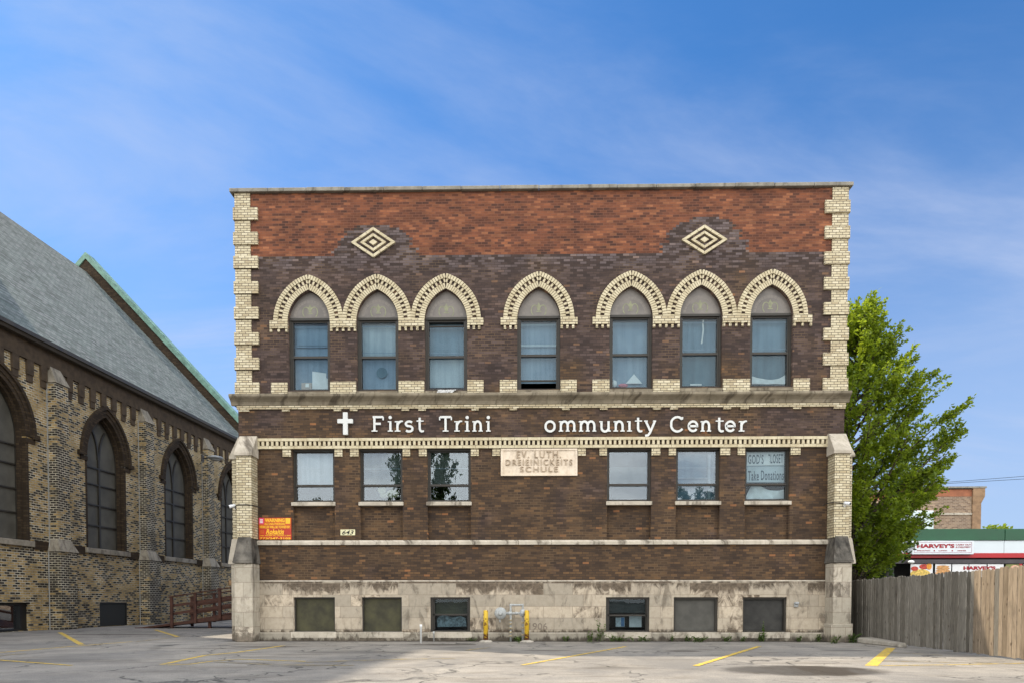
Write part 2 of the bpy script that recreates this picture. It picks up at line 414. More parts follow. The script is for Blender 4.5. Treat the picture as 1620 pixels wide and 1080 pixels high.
M_PINK = plain('pink_plush', (.50, .15, .19), .95, .2, 20)
M_PLUSH = plain('yellowish_plush', (.42, .40, .24), .95, .25, 20)
M_DARKROOM = plain('dark_interior', (.02, .02, .02), .9, .2)
M_LETTER = plain('white_letter_paint', (.58, .59, .57), .45, .06)

# ------------------------------------------------------------------ the ground
def mat_asphalt():
    g = G('worn_asphalt'); p = g.co(); x, y, z = g.xyz(p)
    n1 = g.noise(p, .16, 6, .6, .4); n2 = g.noise(p, 1.1, 8, .65); n3 = g.noise(p, 42, 3, .6); n4 = g.noise(p, 140, 2, .7)
    col = g.mix(g.mr(n1, .36, .64), (.275, .255, .226), (.350, .324, .284))
    col = g.mix(g.mr(n2, .35, .72), g.mix(1.0, col, (.80, .80, .81), 'MULTIPLY'), g.mix(1.0, col, (1.1, 1.09, 1.07), 'MULTIPLY'))
    col = g.mix(g.mr(n3, .35, .70, 0, .75), col, g.mix(1.0, col, (.55, .55, .55), 'MULTIPLY'))
    col = g.mix(g.mr(n4, .55, .75, 0, .45), col, (.42, .40, .36))
    sk = g.noise(g.scale(p, (.42, 1.9, 1)), 1.0, 8, .68, .5); col = g.mix(g.mr(sk, .50, .68, 0, .55), col, (.125, .105, .080))
    n5 = g.noise(p, 11, 5, .7); col = g.mix(g.mr(n5, .52, .68, 0, .5), col, g.mix(1.0, col, (.6, .58, .56), 'MULTIPLY'))
    # cracks
    def crack(sc, wd, dist):
        vo = g.n('ShaderNodeTexVoronoi', feature='DISTANCE_TO_EDGE')
        dn = g.n('ShaderNodeTexNoise'); dn.inputs['Scale'].default_value = 1.7; dn.inputs['Detail'].default_value = 5; g.put(dn.inputs['Vector'], p)
        va = g.n('ShaderNodeVectorMath', operation='MULTIPLY_ADD'); g.put(va.inputs[0], dn.outputs['Color']); va.inputs[1].default_value = (dist, dist, 0); g.put(va.inputs[2], p)
        g.put(vo.inputs['Vector'], va.outputs[0]); vo.inputs['Scale'].default_value = sc
        return g.mr(vo.outputs['Distance'], 0.0, wd, 1.0, 0.0)
    ck = g.math('MAXIMUM', g.math('MULTIPLY', crack(.34, .016, 1.2), g.mr(g.noise(p, .5, 3), .42, .54)), g.math('MULTIPLY', crack(1.1, .03, .8), g.mr(g.noise(p, .33, 4), .52, .62)))
    col = g.mix(g.math('MULTIPLY', ck, .85), col, (.035, .034, .032))
    # oil and damp stains
    def ell(cx, cy, rx, ry, k=.9, wob=.5):
        a = g.math('POWER', g.math('DIVIDE', g.math('SUBTRACT', x, cx), rx), 2.0); b = g.math('POWER', g.math('DIVIDE', g.math('SUBTRACT', y, cy), ry), 2.0)
        d = g.math('ADD', g.math('ADD', a, b), g.math('MULTIPLY', g.math('SUBTRACT', g.noise(p, 2.3, 6, .65), .5), wob*2))
        return g.math('MULTIPLY', g.mr(d, 1.15, .55), k)
    st = None
    for (px, py, rx, ry, k) in [(1272, 1059.5, 1.5, 1.0, .95), (1080, 1029, .5, .28, .6), (700, 1019, 1.0, .35, .7), (1340, 1028, .7, .2, .5), (865, 1028, .7, .25, .5),
                                (980, 1056, .8, .3, .35), (560, 1031, 1.6, .4, .35), (180, 1003, 2.2, .5, .55), (60, 1044, 2.4, .5, .35), (420, 1022, 1.0, .5, .45)]:
        c0 = gnd(px, py); e = ell(c0.x, c0.y, rx, ry, k); st = e if st is None else g.math('MAXIMUM', st, e)
    col = g.mix(st, col, (.040, .032, .024))
    # dirt plus painted contact shade along the foot of the building
    dm = g.math('MULTIPLY', g.mr(g.math('ADD', y, g.math('MULTIPLY', n2, 1.1)), FY-.25, FY+.30), g.mr(x, -9.6, -9.2))
    col = g.mix(g.math('MULTIPLY', dm, .85), col, (.045, .038, .030))
    # worn seal coat
    col = g.mix(g.math('MULTIPLY', g.mr(g.noise(g.scale(p, (1, .5, 1)), .45, 7, .6, .6), .5, .6), .35), col, (.125, .122, .118))
    g.bump(g.math('ADD', g.math('MULTIPLY', n3, .7), g.math('MULTIPLY', ck, -1.5)), .35, .012)
    return g.fin(col, .9, .25)
g0 = MB(); nseg = 24
xs = [-600, -120, -60, -40] + [-36 + 3*i for i in range(nseg+1)] + [40, 60, 120, 600]
ys = [-600, -120, -40, -20] + [-16 + 3*i for i in range(24)] + [60, 90, 140, 300, 900]
vv = [(a, b, 0) for b in ys for a in xs]
g0.add(vv, [(j*len(xs)+i, j*len(xs)+i+1, (j+1)*len(xs)+i+1, (j+1)*len(xs)+i) for j in range(len(ys)-1) for i in range(len(xs)-1)])
gr = g0.build('ground', mat_asphalt(), fix=False); tag(gr, kind='structure')

def mat_line():
    g = G('worn_yellow_line_paint'); p = g.geo()
    w = g.mr(g.noise(p, 5.5, 7, .7), .33, .53); w2 = g.mr(g.noise(p, 60, 2), .3, .5)
    col = g.mix(g.math('MULTIPLY', w, w2), (.21, .185, .13), (.62, .42, .055))
    return g.fin(col, .8, .25)
M_LINE = mat_line()
def mat_line2():
    g = G('faded_yellow_line_paint'); p = g.geo()
    w = g.mr(g.noise(p, 3.5, 7, .7), .42, .66)
    col = g.mix(w, (.225, .20, .155), (.47, .34, .10))
    return g.fin(col, .85, .2)
M_LINE2 = mat_line2()
lk = 0
def pline(pts, w=.1, m=None):
    global lk
    P = [gnd(*p) for p in pts]; b = MB(); lk += 1; z = .004 + .0007 * (lk % 7)
    Lf, Rt = [], []
    for i, p in enumerate(P):
        d = (P[min(i+1, len(P)-1)] - P[max(i-1, 0)]).normalized(); nrm = Vector((-d.y, d.x, 0)) * w / 2
        Lf.append((p.x+nrm.x, p.y+nrm.y, z)); Rt.append((p.x-nrm.x, p.y-nrm.y, z))
    n = len(P); b.add(Lf + Rt, [(i, i+1, n+i+1, n+i) for i in range(n-1)])
    tag(b.build('parking_line', m or M_LINE), kind='structure')
pline([(-30, 1034), (0, 1031.5), (129.6, 1020.4), (210, 1014.2)], .10)
pline([(94.6, 999.6), (129, 1019)], .16)
pline([(246, 995.5), (270, 1003), (281, 1006.6)], .15)
pline([(216, 1014.2), (281, 1007)], .08, M_LINE2)
pline([(-20, 1043), (0, 1043.7), (113, 1052)], .09)
pline([(-10, 1037.5), (40, 1033)], .08, M_LINE2)
pline([(256, 1050.5), (324, 1036), (372, 1031.5), (449, 1020.5)], .12)
pline([(265, 1051.2), (300, 1050), (337, 1045), (380, 1042), (483, 1045.5)], .08)
pline([(483, 1047), (540, 1045), (639, 1042), (720, 1041)], .08, M_LINE2)
pline([(340, 1046.5), (430, 1051), (560, 1052)], .07, M_LINE2)
pline([(826, 1051.5), (990, 1022)], .10)
pline([(736, 1028.3), (775, 1023.5)], .10, M_LINE2)
pline([(1100.7, 1052.8), (1201, 1021.7)], .13)
pline([(1378, 1052.5), (1409.5, 1024)], .22)
pline([(1385, 1052.2), (1500, 1051), (1617, 1048.5), (1660, 1047.2)], .07)
pline([(1395, 1045), (1500, 1047), (1600, 1049.5)], .06, M_LINE2)
pline([(1406, 1031), (1491, 1036)], .06, M_LINE2)

# ------------------------------------------------------------------ the brick community hall
B = thing('brick_building', 'dark brown brick hall with cream brick quoins, pointed window arches and a red brick parapet', 'building', (0, FY, 0))
XL, XR = fx(377, 0, 665), fx(1335.6, 0, 670)          # wall edges
Z_TOP = fz(302.5); Z_ST = 1.885
def gothic(cx, a, zs, rise, off=0.0, n=12, z0=None):
    """outline of a pointed arch (counter-clockwise from lower left), concentric offset off"""
    o = (rise*rise - a*a) / (2*a); R = a + o + off
    zt = sqrt(R*R - o*o); pts = []
    a_end = acos(o / R)
    for i in range(n+1):
        t = a_end * i / n; pts.append((cx - o + R*cos(t), zs + R*sin(t)))
    left = [(2*cx - p[0], p[1]) for p in pts[:-1]][::-1]
    arc = pts + left
    if z0 is None: return arc
    return [(cx - a - off, z0), (cx + a + off, z0)] + arc
# measured windows: (x0, x1, apex y, transom y, rail y, bottom y)
UP = [(455.8, 522, 459, 503.3, 562, 617.5), (564.2, 630.3, 458, 502.5, 562, 617), (672, 739, 457, 502, 561.5, 616.5), (818.3, 886.4, 454, 500, 559, 615),
      (964.4, 1032.2, 452.8, 498, 558, 613.5), (1075.5, 1142.5, 451.1, 496.4, 556.5, 612), (1186.7, 1254.2, 450.5, 495.5, 555.5, 611)]
MID = [(462.8, 529.4), (569, 637), (676, 744.7), (960.3, 1030.2), (1069.4, 1138.9), (1178.6, 1250)]
LOW = [(465, 530.4), (572.8, 636), (681, 744), (958.3, 1027.4), (1065.4, 1135.8), (1174.6, 1244.4)]
Z_SP = 10.03                                           # spring of the arches
holes = []
upg = []
for (x0, x1, ya, yt, yr, yb) in UP:
    u0, u1 = fx(x0, 0, 560), fx(x1, 0, 560); cx = (u0+u1)/2; a = (u1-u0)/2
    za = fac((x0+x1)/2, ya)[1]; zt = fac((x0+x1)/2, yt)[1]; zr = fac((x0+x1)/2, yr)[1]; zb = fac((x0+x1)/2, yb)[1]
    upg.append((cx, a, za, zt, zr, zb))
    Z_SP = zt
    holes.append(gothic(cx, a, zt-.10, za-zt+.10, 0, 12, zb))
midg = []
Z_MT, Z_MR, Z_MB, Z_MS, Z_BELT = fz(708.5), fz(765.4), fz(791.2), fz(798.6), fz(853.3)
for x0, x1 in MID:
    u0, u1 = fx(x0, 0, 780), fx(x1, 0, 780); midg.append((u0, u1)); holes.append([(u0, Z_BELT), (u1, Z_BELT), (u1, Z_MT), (u0, Z_MT)])
rim = [(XL, Z_ST), (XR, Z_ST), (XR, Z_TOP), (XL, Z_TOP)]
fmap = lambda u, v, w: (u, w, v)
fill('wall', [rim] + holes, 0, .4, fmap, M_BRICK, B)
lowg = []; lh = []
Z_LT, Z_LB = fz(943.8), fz(999.2)
for x0, x1 in LOW:
    u0, u1 = fx(x0, 0, 970), fx(x1, 0, 970); lowg.append((u0, u1)); lh.append([(u0, Z_LB), (u1, Z_LB), (u1, Z_LT), (u0, Z_LT)])
fill('basement_wall', [[(XL, .0), (XR, .0), (XR, Z_ST-.003), (XL, Z_ST-.003)]] + lh, -.035, .4, fmap, M_LIME, B)
b = MB(); b.yz([(-.035, Z_ST-.003), (-.035, Z_ST+.01), (0, Z_ST+.035), (.05, Z_ST+.035), (.05, Z_ST-.003)], XL, XR)
b.build('water_table', M_TRIM, B)
# body: side and back walls, floors, flat roof
DEP = 16
b = MB()
b.box(XL, XL+.35, .403, DEP, 0, Z_TOP); b.box(XR-.35, XR, .403, DEP, 0, Z_TOP); b.box(XL+.35, XR-.35, DEP-.35, DEP, 0, Z_TOP)
b.build('side_wall', M_BRICK2, B)
b = MB()
for z in (.02, 1.95, 7.55): b.box(XL+.36, XR-.36, .42, DEP-.36, z, z+.2)
b.box(XL+.36, XR-.36, 3.4, 3.5, .22, 13)
b.build('interior_floor', M_DARKROOM, B)
b = MB(); b.box(XL+.36, XR-.36, .42, DEP-.36, Z_TOP-.7, Z_TOP-.5); b.build('roof', M_COPING, B)

# coping
b = MB(); n = 16; x_a, x_b = XL-.17, XR+.15; zt0, zt1 = fz(302.2), fz(296.0)
for i in range(n):
    xa = x_a + (x_b-x_a)*i/n; xb = x_a + (x_b-x_a)*(i+1)/n; dz = random.uniform(-.008, .008)
    b.box(xa+.004, xb-.004, -.11, .5, zt0+.003, zt1+dz)
b.box(x_a, XL+.4, .5, DEP+.08, zt0+.003, zt1); b.box(XR-.4, x_b, .5, DEP+.08, zt0+.003, zt1); b.box(XL+.4, XR-.4, DEP-.4, DEP+.08, zt0+.003, zt1)
b.build('coping', M_COPING, B, .012)

# quoins
def quoin(side):
    b = MB()
    h = 5 * BH
    if side < 0: zs = [fz(y, 380) for y in (330, 369, 406.7, 446.7, 487, 527, 566.4, 604.7)]
    else: zs = [fz(y, 1340) for y in (318.2, 359, 399.4, 439.7, 479.3, 519.2, 558.2, 598)]
    ends = [(z - h) for z in zs]
    ztop = zt0; bot = fz(623.5, 380 if side < 0 else 1340)
    xo = XL-.065 if side < 0 else XR+.065
    ln = .70; sh = .46
    def blk(z0, z1, L, pr):
        a, c = (XL-pr, XL+L) if side < 0 else (XR-L, XR+pr)
        b.box(a, c, -pr, .0, z0+.004, z1-.004)
        if side < 0: b.box(a, XL, .003, .7, z0+.004, z1-.004)
        else: b.box(XR, c, .003, .7, z0+.004, z1-.004)
    prev = ztop
    for z, e in zip(zs, ends):
        if prev - z > .05: blk(z, prev, sh, .035)
        blk(max(e, bot), z, ln, .075); prev = e
    if prev - bot > .05: blk(bot, prev, sh, .035)
    return b.build('quoin', M_CREAM, B, .006)
quoin(-1); quoin(1)

# pointed arches: three rings of moulded bricks
def voussoirs(b, cx, a, zs, rise, o0, o1, n, y0, y1, skip=False, gap=.12):
    o = (rise*rise - a*a) / (2*a); R0 = a + o + o0; R1 = a + o + o1; Rm = (R0+R1)/2
    t1 = acos(min(1, o / Rm)); 
    for sgn in (1, -1):
        for i in range(n):
            if skip and i % 2: continue
            ta = t1*(i + gap/2)/n; tb = t1*(i + 1 - gap/2)/n
            if i == n-1: tb = t1*.995
            q = []
            for R, t in ((R0, ta), (R1, ta), (R1, tb), (R0, tb)):
                x = -o + R*cos(t); x = max(x, .004); q.append((cx + sgn*x, zs + R*sin(t)))
            j = random.uniform(-.004, .004)
            b.xz(q if sgn > 0 else q[::-1], y0+j, y1)
for (cx, a, za, zt, zr, zb) in upg:
    b = MB(); rise = za - zt
    zsx = zt - .10; rise += .08
    voussoirs(b, cx, a, zsx, rise+.02, .002, .175, 19, -.022, .16, gap=.20)
    voussoirs(b, cx, a, zsx, rise+.02, .181, .295, 23, -.036, .05, skip=True, gap=.12)
    voussoirs(b, cx, a, zsx, rise+.02, .301, .435, 21, -.062, .05, gap=.22)
    b.build('window_arch', M_UNIT, B)
    b = MB(); arc = gothic(cx, a, zsx, rise+.02, .17, 14); inn = gothic(cx, a, zsx, rise+.02, .008, 14)
    # mortar bed behind the ring
    k = len(arc)
    for i in range(k-1): b.xz([inn[i], arc[i], arc[i+1], inn[i+1]], -.006, .15)
    b.build('arch_backing', M_JOINT, B)

# impost blocks at the feet of the arches, with brick teeth below
M_IMP = M_CREAM
def impost(p0, p1, y0, y1):
    pm = (p0+p1)/2; b = MB(); u0, u1 = fac(p0, y0)[0], fac(p1, y0)[0]; z1, z0 = fac(pm, y0)[1], fac(pm, y1)[1]
    b.box(u0, u1, -.062, .03, z0, z1)
    nt_ = max(3, round((u1-u0)/.165)); w = .075
    for i in range(nt_):
        x = u0 + (u1-u0-w)*i/(nt_-1) if nt_ > 1 else u0
        if u1-u0 < .55: x = u0 + .1 + (u1-u0-w-.1)*i/(nt_-1) if p0 in LEFT_ENDS else u0 + (u1-u0-w-.1)*i/(nt_-1)
        b.box(x, x+w, -.052, .03, z0-.12, z0-.004)
    b.build('impost_block', M_IMP, B, .005)
LEFT_ENDS = (427.3, 792, 937.3)
impost(427.3, 455.6, 508.4, 520.5); impost(522.6, 563.8, 507, 519); impost(630.8, 671.6, 505.6, 517.5); impost(739.4, 765, 503.8, 515.5)
impost(792, 818, 503.6, 515.4); impost(886.8, 913.6, 502.8, 514.2); impost(937.3, 964, 502, 513.5); impost(1032.6, 1075, 501, 512.8)
impost(1143, 1186.2, 499.4, 511.2); impost(1254.6, 1284, 498.6, 510.6)
def sillblock(p0, p1, y0, y1):
    pm = (p0+p1)/2; b = MB(); u0, u1 = fac(p0, y0)[0], fac(p1, y0)[0]; z1, z0 = fac(pm, y0)[1], fac(pm, y1)[1]
    b.box(u0, u1, -.05, .02, z0, z1); b.build('sill_block', M_CREAM, B, .006)
for q in [(429.4, 455.4, 604.7, 623.4), (522.6, 563.8, 603.6, 622.6), (630.8, 671.6, 602.5, 621.8), (739.4, 765.3, 601.2, 621), (790.8, 817.9, 601, 620.9),
          (886.8, 912.3, 600.8, 620.4), (937, 964, 600.5, 620), (1032.6, 1075, 600.2, 619.6), (1143, 1186.2, 599.4, 619), (1254.6, 1280.6, 598.8, 618.4)]: sillblock(*q)

# cornice, string courses
zc0, zc1 = fz(640.0, 760), fz(622.0, 760)
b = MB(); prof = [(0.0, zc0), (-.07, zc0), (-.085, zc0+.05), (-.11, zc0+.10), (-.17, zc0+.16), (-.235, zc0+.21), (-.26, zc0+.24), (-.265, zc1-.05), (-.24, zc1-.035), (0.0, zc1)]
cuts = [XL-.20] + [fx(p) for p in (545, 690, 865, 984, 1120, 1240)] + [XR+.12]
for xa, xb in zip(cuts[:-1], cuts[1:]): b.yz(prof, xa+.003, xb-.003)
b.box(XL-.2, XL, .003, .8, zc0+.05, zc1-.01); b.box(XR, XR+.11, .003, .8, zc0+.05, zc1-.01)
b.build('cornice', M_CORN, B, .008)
b = MB(); z1 = zc0-.003; z0 = fz(645.6, 760); zd = fz(649.0, 760)
b.box(XL-.03, XR+.03, -.055, .02, z0, z1)
for p in [(378, 395), (446.7, 458.6), (528, 540), (554, 566), (635.6, 647.5), (662, 674), (746, 757.6), (805.7, 817.8), (888.8, 900.8), (949, 961), (1032.6, 1045.4),
          (1059.7, 1072), (1143.6, 1156), (1170.8, 1183.9), (1254, 1266.7), (1318.2, 1336.6)]:
    b.box(fx(p[0], 0, 648), fx(p[1], 0, 648), -.055, .02, zd, z0-.004)
b.build('cream_brick_band', M_CREAM, B, .005)
b = MB(); xa, xb = fx(405.8), fx(1311)
zA, zB, zC, zD = fz(691.9, 900), fz(696.4, 900), fz(703.6, 900), fz(708.2, 900)
n = 44
for i in range(n):
    u0 = xa + (xb-xa)*i/n; u1 = xa + (xb-xa)*(i+1)/n; j = random.uniform(0, .006)
    b.box(u0+.004, u1-.004, -.10-j, .02, zB+.003, zA); b.box(u0+.004, u1-.004, -.075-j, .02, zD, zC-.003)
n = 120
for i in range(n):
    u0 = xa + (xb-xa)*(i+.28)/n; u1 = xa + (xb-xa)*(i+.80)/n; b.box(u0, u1, -.085-random.uniform(0, .006), .02, zC, zB)
b.build('dentil_band', M_UNIT, B)
z1, z0 = zD-.004, fz(720.4, 900)
for p in [(447.5, 460.6), (529.6, 542), (554, 567.8), (637.2, 649), (662.8, 675.3), (745, 757.6), (779, 791.6), (914, 926.6), (948.3, 960), (1030.6, 1044.6),
          (1057.8, 1069), (1139.3, 1154.7), (1166.6, 1178.3), (1250.4, 1265.8)]:
    b = MB(); b.box(fx(p[0]), fx(p[1]), -.05, .03, z0, z1); b.build('head_block', M_CREAM, B, .005)
b = MB(); xa, xb = XL+.45, XR-.45; z1, z0 = fz(853.3), fz(861.0)
cuts = [fx(p, 0, 857) for p in (405, 447, 530, 563, 668, 748, 820, 872, 955, 1033, 1141, 1175, 1252, 1310)]
for i, (u0, u1) in enumerate(zip(cuts[:-1], cuts[1:])):
    dd = .075 if i not in (6, 11) else .06
    b.yz([(0, z0), (-dd, z0), (-dd, z1-.06), (-.02, z1-.002), (.06, z1-.002), (.06, z0)], u0+.003, u1-.003)
b.build('belt_course', M_TRIM, B, .005)
b = MB(); b.yz([(-.035, 0), (-.13, 0), (-.13, .23), (-.10, .275), (-.035, .275)], XL+.4, XR-.4); b.build('plinth', M_PLINTH, B, .006)

# recessed brick panels below the middle windows
for u0, u1 in midg:
    b = MB(); b.box(u0+.001, u1-.001, .15, .36, Z_BELT+.001, Z_MS-.001); b.build('recessed_panel', M_BRICK2, B)

# diamonds
def diamond(px, py, hw, hh):
    cx, cz = fac(px, py); b = MB(); s_ = FY / F_PX; hw *= s_; hh *= s_
    def strip(w0, h0, w1, h1, y):
        P = [(w0, 0), (0, h0), (-w0, 0), (0, -h0)]; Q = [(w1, 0), (0, h1), (-w1, 0), (0, -h1)]
        for k in range(4):
            l = (k+1) % 4
            for t in range(3):                    # three bricks a side
                f0, f1 = t/3 + .008, (t+1)/3 - .008
                L_ = lambda A, B_, f: (cx + A[0]+(B_[0]-A[0])*f, cz + A[1]+(B_[1]-A[1])*f)
                b.xz([L_(P[k], P[l], f0), L_(P[k], P[l], f1), L_(Q[k], Q[l], f1), L_(Q[k], Q[l], f0)], y, .02)
    strip(hw, hh, hw*.80, hh*.80, -.07); strip(hw*.59, hh*.59, hw*.41, hh*.41, -.07)
    b.xz([(cx+hw*.19, cz), (cx, cz+hh*.19), (cx-hw*.19, cz), (cx, cz-hh*.19)], -.07, .02)
    b.build('diamond_ornament', M_UNIT, B)
diamond(591, 385, 35, 23.3); diamond(1113.8, 380.8, 35.5, 22.6)

# upper windows
def bar(b, x0, x1, z0, z1, y0, y1): b.box(x0, x1, y0, y1, z0, z1)
BL_UP = [M_BL_BLUE, M_BL_GREY, M_BL_TEAL, M_BL_BLUE, M_BL_BLUE, M_BL_TEAL, M_BL_TEAL]
BL_LO = [M_BL_BLUE, M_BL_BLUE, M_BL_GREY, M_BL_BLUE, M_BL_BLUE, M_BL_TEAL2, M_BL_TEAL2]
for k, (cx, a, za, zt, zr, zb) in enumerate(upg):
    b = MB(); b.cur = 0
    ztop = zt - .035
    # outer wooden moulding, then the metal sash frame
    b.cur = 1
    bar(b, cx-a, cx-a+.07, zb, ztop, .13, .36); bar(b, cx+a-.07, cx+a, zb, ztop, .13, .36); 
    b.cur = 0
    bar(b, cx-a, cx+a, ztop+.001, ztop+.075, .105, .36); bar(b, cx-a+.07, cx+a-.07, zb, zb+.05, .12, .36)
    x0, x1 = cx-a+.072, cx+a-.072
    bar(b, x0, x0+.045, zb+.05, ztop, .16, .34); bar(b, x1-.045, x1, zb+.05, ztop, .16, .34); bar(b, x0+.045, x1-.045, ztop-.05, ztop, .17, .34)
    lowb = zb + .05
    if k == 3: lowb += .25                          # sash pushed up
    bar(b, x0+.045, x1-.045, zr-.035, zr+.035, .165, .25)
    bar(b, x0+.045, x1-.045, lowb, lowb+.045, .19, .25)
    if k == 3: bar(b, x0+.045, x1-.045, zb+.05, zb+.055, .2, .25)
    uptop = ztop - .05
    if k == 2:                                       # upper sash slipped down
        uptop -= .11; bar(b, x0+.045, x1-.045, uptop-.03, uptop, .18, .24)
    w = b.build('window', [M_FRAME, M_WOOD_FR], B)
    p = MB(); p.box(x0+.046, x1-.046, .205, .211, zr+.036, uptop-.002); p.build('pane', M_GLASS_UP, w)
    p = MB(); p.box(x0+.046, x1-.046, .225, .231, lowb+.046, zr-.036); p.build('pane', M_GLASS_UP, w)
    p = MB()
    bt = zb + .02 if k not in (3, 4, 6, 0) else zb + (.30 if k == 3 else .02)
    if k == 2: bt = zb + .2
    p.box(x0-.03, x1+.03, .37, .378, zr, ztop-.02)
    if k == 0:
        p.box(x0+.1, x1-.02, .33, .335, zr+.42, ztop-.1); p.box(x0+.1, x1-.02, .32, .35, zr+.36, zr+.40)
    if k == 3: p.box(x0+.05, x1-.05, .31, .32, zr+.06, zr+.30)
    p.build('blind', BL_UP[k], w)
    p = MB(); p.box(x0-.03, x1+.03, .39, .398, bt, zr-.002)
    p.build('blind', BL_LO[k], w)
    if k == 1:
        p = MB(); p.lathe((cx+.06, .36, (zr+zb)/2+.12), (0, -1, 0), [(.17, 0), (.17, .012), (.001, .013)], 24); p.build('round_patch', M_BL_TEAL2, w)
    # faint rails of the storm window
    p = MB()
    p.box(x0+.05, x1-.05, .236, .246, ztop-.16, ztop-.14)
    if k in (1, 2, 5, 6): p.box(x0+.05, x1-.05, .236, .246, zr+.15, zr+.165)
    if k == 3: p.box(x0+.05, x1-.05, .236, .246, zr+.30, zr+.36)
    p.build('storm_rail', M_BL_GREY if k == 3 else M_BL_BLUE, w)
    # tympanum with its faded fleur-de-lis
    loops = [gothic(cx, a+.03, zt+.045, za-zt-.01, 0, 12, zt+.042)]
    ty = fill('tympanum', loops, .15, .2, fmap, [M_TYMP, M_FLEUR, M_FLEUR2], w)
    q = MB(); q.cur = 1; yq = .147
    def petal(pts): q.xz(pts, yq, .151)
    zc_ = zt + .30; s_ = .62
    petal([(cx, zc_+.30*s_), (cx-.09*s_, zc_+.12*s_), (cx-.035*s_, zc_-.12*s_), (cx+.035*s_, zc_-.12*s_), (cx+.09*s_, zc_+.12*s_)])
    for sg in (-1, 1):
        yq = .1465
        arcp = [(cx+sg*(.04+.17*(1-cos(t)))*s_, zc_+(-.10+.26*sin(t))*s_) for t in [i*pi/8*1.35 for i in range(9)]]
        for i in range(8):
            (ax_, az_), (bx_, bz_) = arcp[i], arcp[i+1]; d = Vector((bx_-ax_, bz_-az_)).normalized(); nx, nz = -d.y*.016, d.x*.016
            petal([(ax_-nx, az_-nz), (bx_-nx, bz_-nz), (bx_+nx, bz_+nz), (ax_+nx, az_+nz)])
    petal([(cx-.13*s_, zc_-.19*s_), (cx+.13*s_, zc_-.19*s_), (cx+.13*s_, zc_-.14*s_), (cx-.13*s_, zc_-.14*s_)])
    q.cur = 2; yq = .1485
    for i in range(14):
        t0, t1 = pi*(i+.06)/14, pi*(i+.94)/14
        q.xz([(cx+.44*cos(t0), zt+.09+.44*sin(t0)), (cx+.53*cos(t0), zt+.09+.53*sin(t0)), (cx+.53*cos(t1), zt+.09+.53*sin(t1)), (cx+.44*cos(t1), zt+.09+.44*sin(t1))], yq, .151)
    bm = bmesh.new(); bm.from_mesh(ty.data)
    vs = [bm.verts.new(v) for v in q.v]
    for f, mi in zip(q.f, q.mi):
        try: ff = bm.faces.new([vs[i] for i in f]); ff.material_index = mi
        except ValueError: pass
    bmesh.ops.recalc_face_normals(bm, faces=bm.faces); bm.to_mesh(ty.data); bm.free()
    s2 = MB(); s2.yz([(-.045, zb-.13), (-.045, zb-.035), (.14, zb-.002), (.35, zb-.002), (.35, zb-.13)], cx-a+.002, cx+a-.002); s2.build('sill', M_CORN, w, .005)

# middle windows
for k, (u0, u1) in enumerate(midg):
    b = MB(); yb0 = .12
    zt = Z_MT - .055
    bar(b, u0, u1, zt, Z_MT, .06, .34)
    bar(b, u0, u0+.055, Z_MB, zt, yb0, .34); bar(b, u1-.055, u1, Z_MB, zt, yb0, .34)
    bar(b, u0+.055, u1-.055, zt-.03, zt, .15, .3); bar(b, u0+.055, u1-.055, Z_MR-.03, Z_MR+.035, .14, .24); bar(b, u0+.055, u1-.055, Z_MB, Z_MB+.05, .16, .3)
    bar(b, u0+.055, u0+.09, Z_MB+.05, zt-.03, .16, .28); bar(b, u1-.09, u1-.055, Z_MB+.05, zt-.03, .16, .28)
    w = b.build('window', M_FRAME, B)
    p = MB(); p.box(u0+.091, u1-.091, .19, .196, Z_MR+.036, zt-.031); p.build('pane', M_GLASS if k != 5 else M_GLASS_UP, w)
    p = MB(); p.box(u0+.091, u1-.091, .21, .216, Z_MB+.051, Z_MR-.031); p.build('pane', M_GLASS if k != 5 else M_GLASS_UP, w)
    p = MB(); bl = [M_BL_GREY, M_BL_STONE, M_BL_STONE, M_BL_STONE, M_BL_TEAL, M_BL_BLUE][k]
    zbt = Z_MB + .05 if k in (4,) else (Z_MR + .02)
    if k == 3: p.box(u0-.03, u1+.03, .375, .383, Z_MR+.02, Z_MR+.6)
    else: p.box(u0-.03, u1+.03, .375, .383, zbt, zt)
    p.build('blind', bl, w)
    p = MB()
    if k in (0, 1, 2, 4): p.box(u0+.09, u1-.09, .222, .232, (Z_MR+zt)/2, (Z_MR+zt)/2+.016)
    if k == 4:
        p.box(u1-.3, u1-.22, .30, .32, Z_MB+.08, zt-.1); p.box(u0+.08, u1-.3, .30, .32, Z_MR+.22, Z_MR+.25)
    if p.v: p.build('storm_rail', M_BL_GREY, w)
    s2 = MB(); s2.yz([(.0, Z_MS), (.0, Z_MB-.025), (.13, Z_MB-.002), (.36, Z_MB-.002), (.36, Z_MS)], u0+.002, u1-.002)
    s2.yz([(-.055, Z_MS), (-.055, Z_MB-.035), (-.002, Z_MB-.027), (-.002, Z_MS)], u0-.03, u1+.03); s2.build('sill', M_TRIM, w, .005)

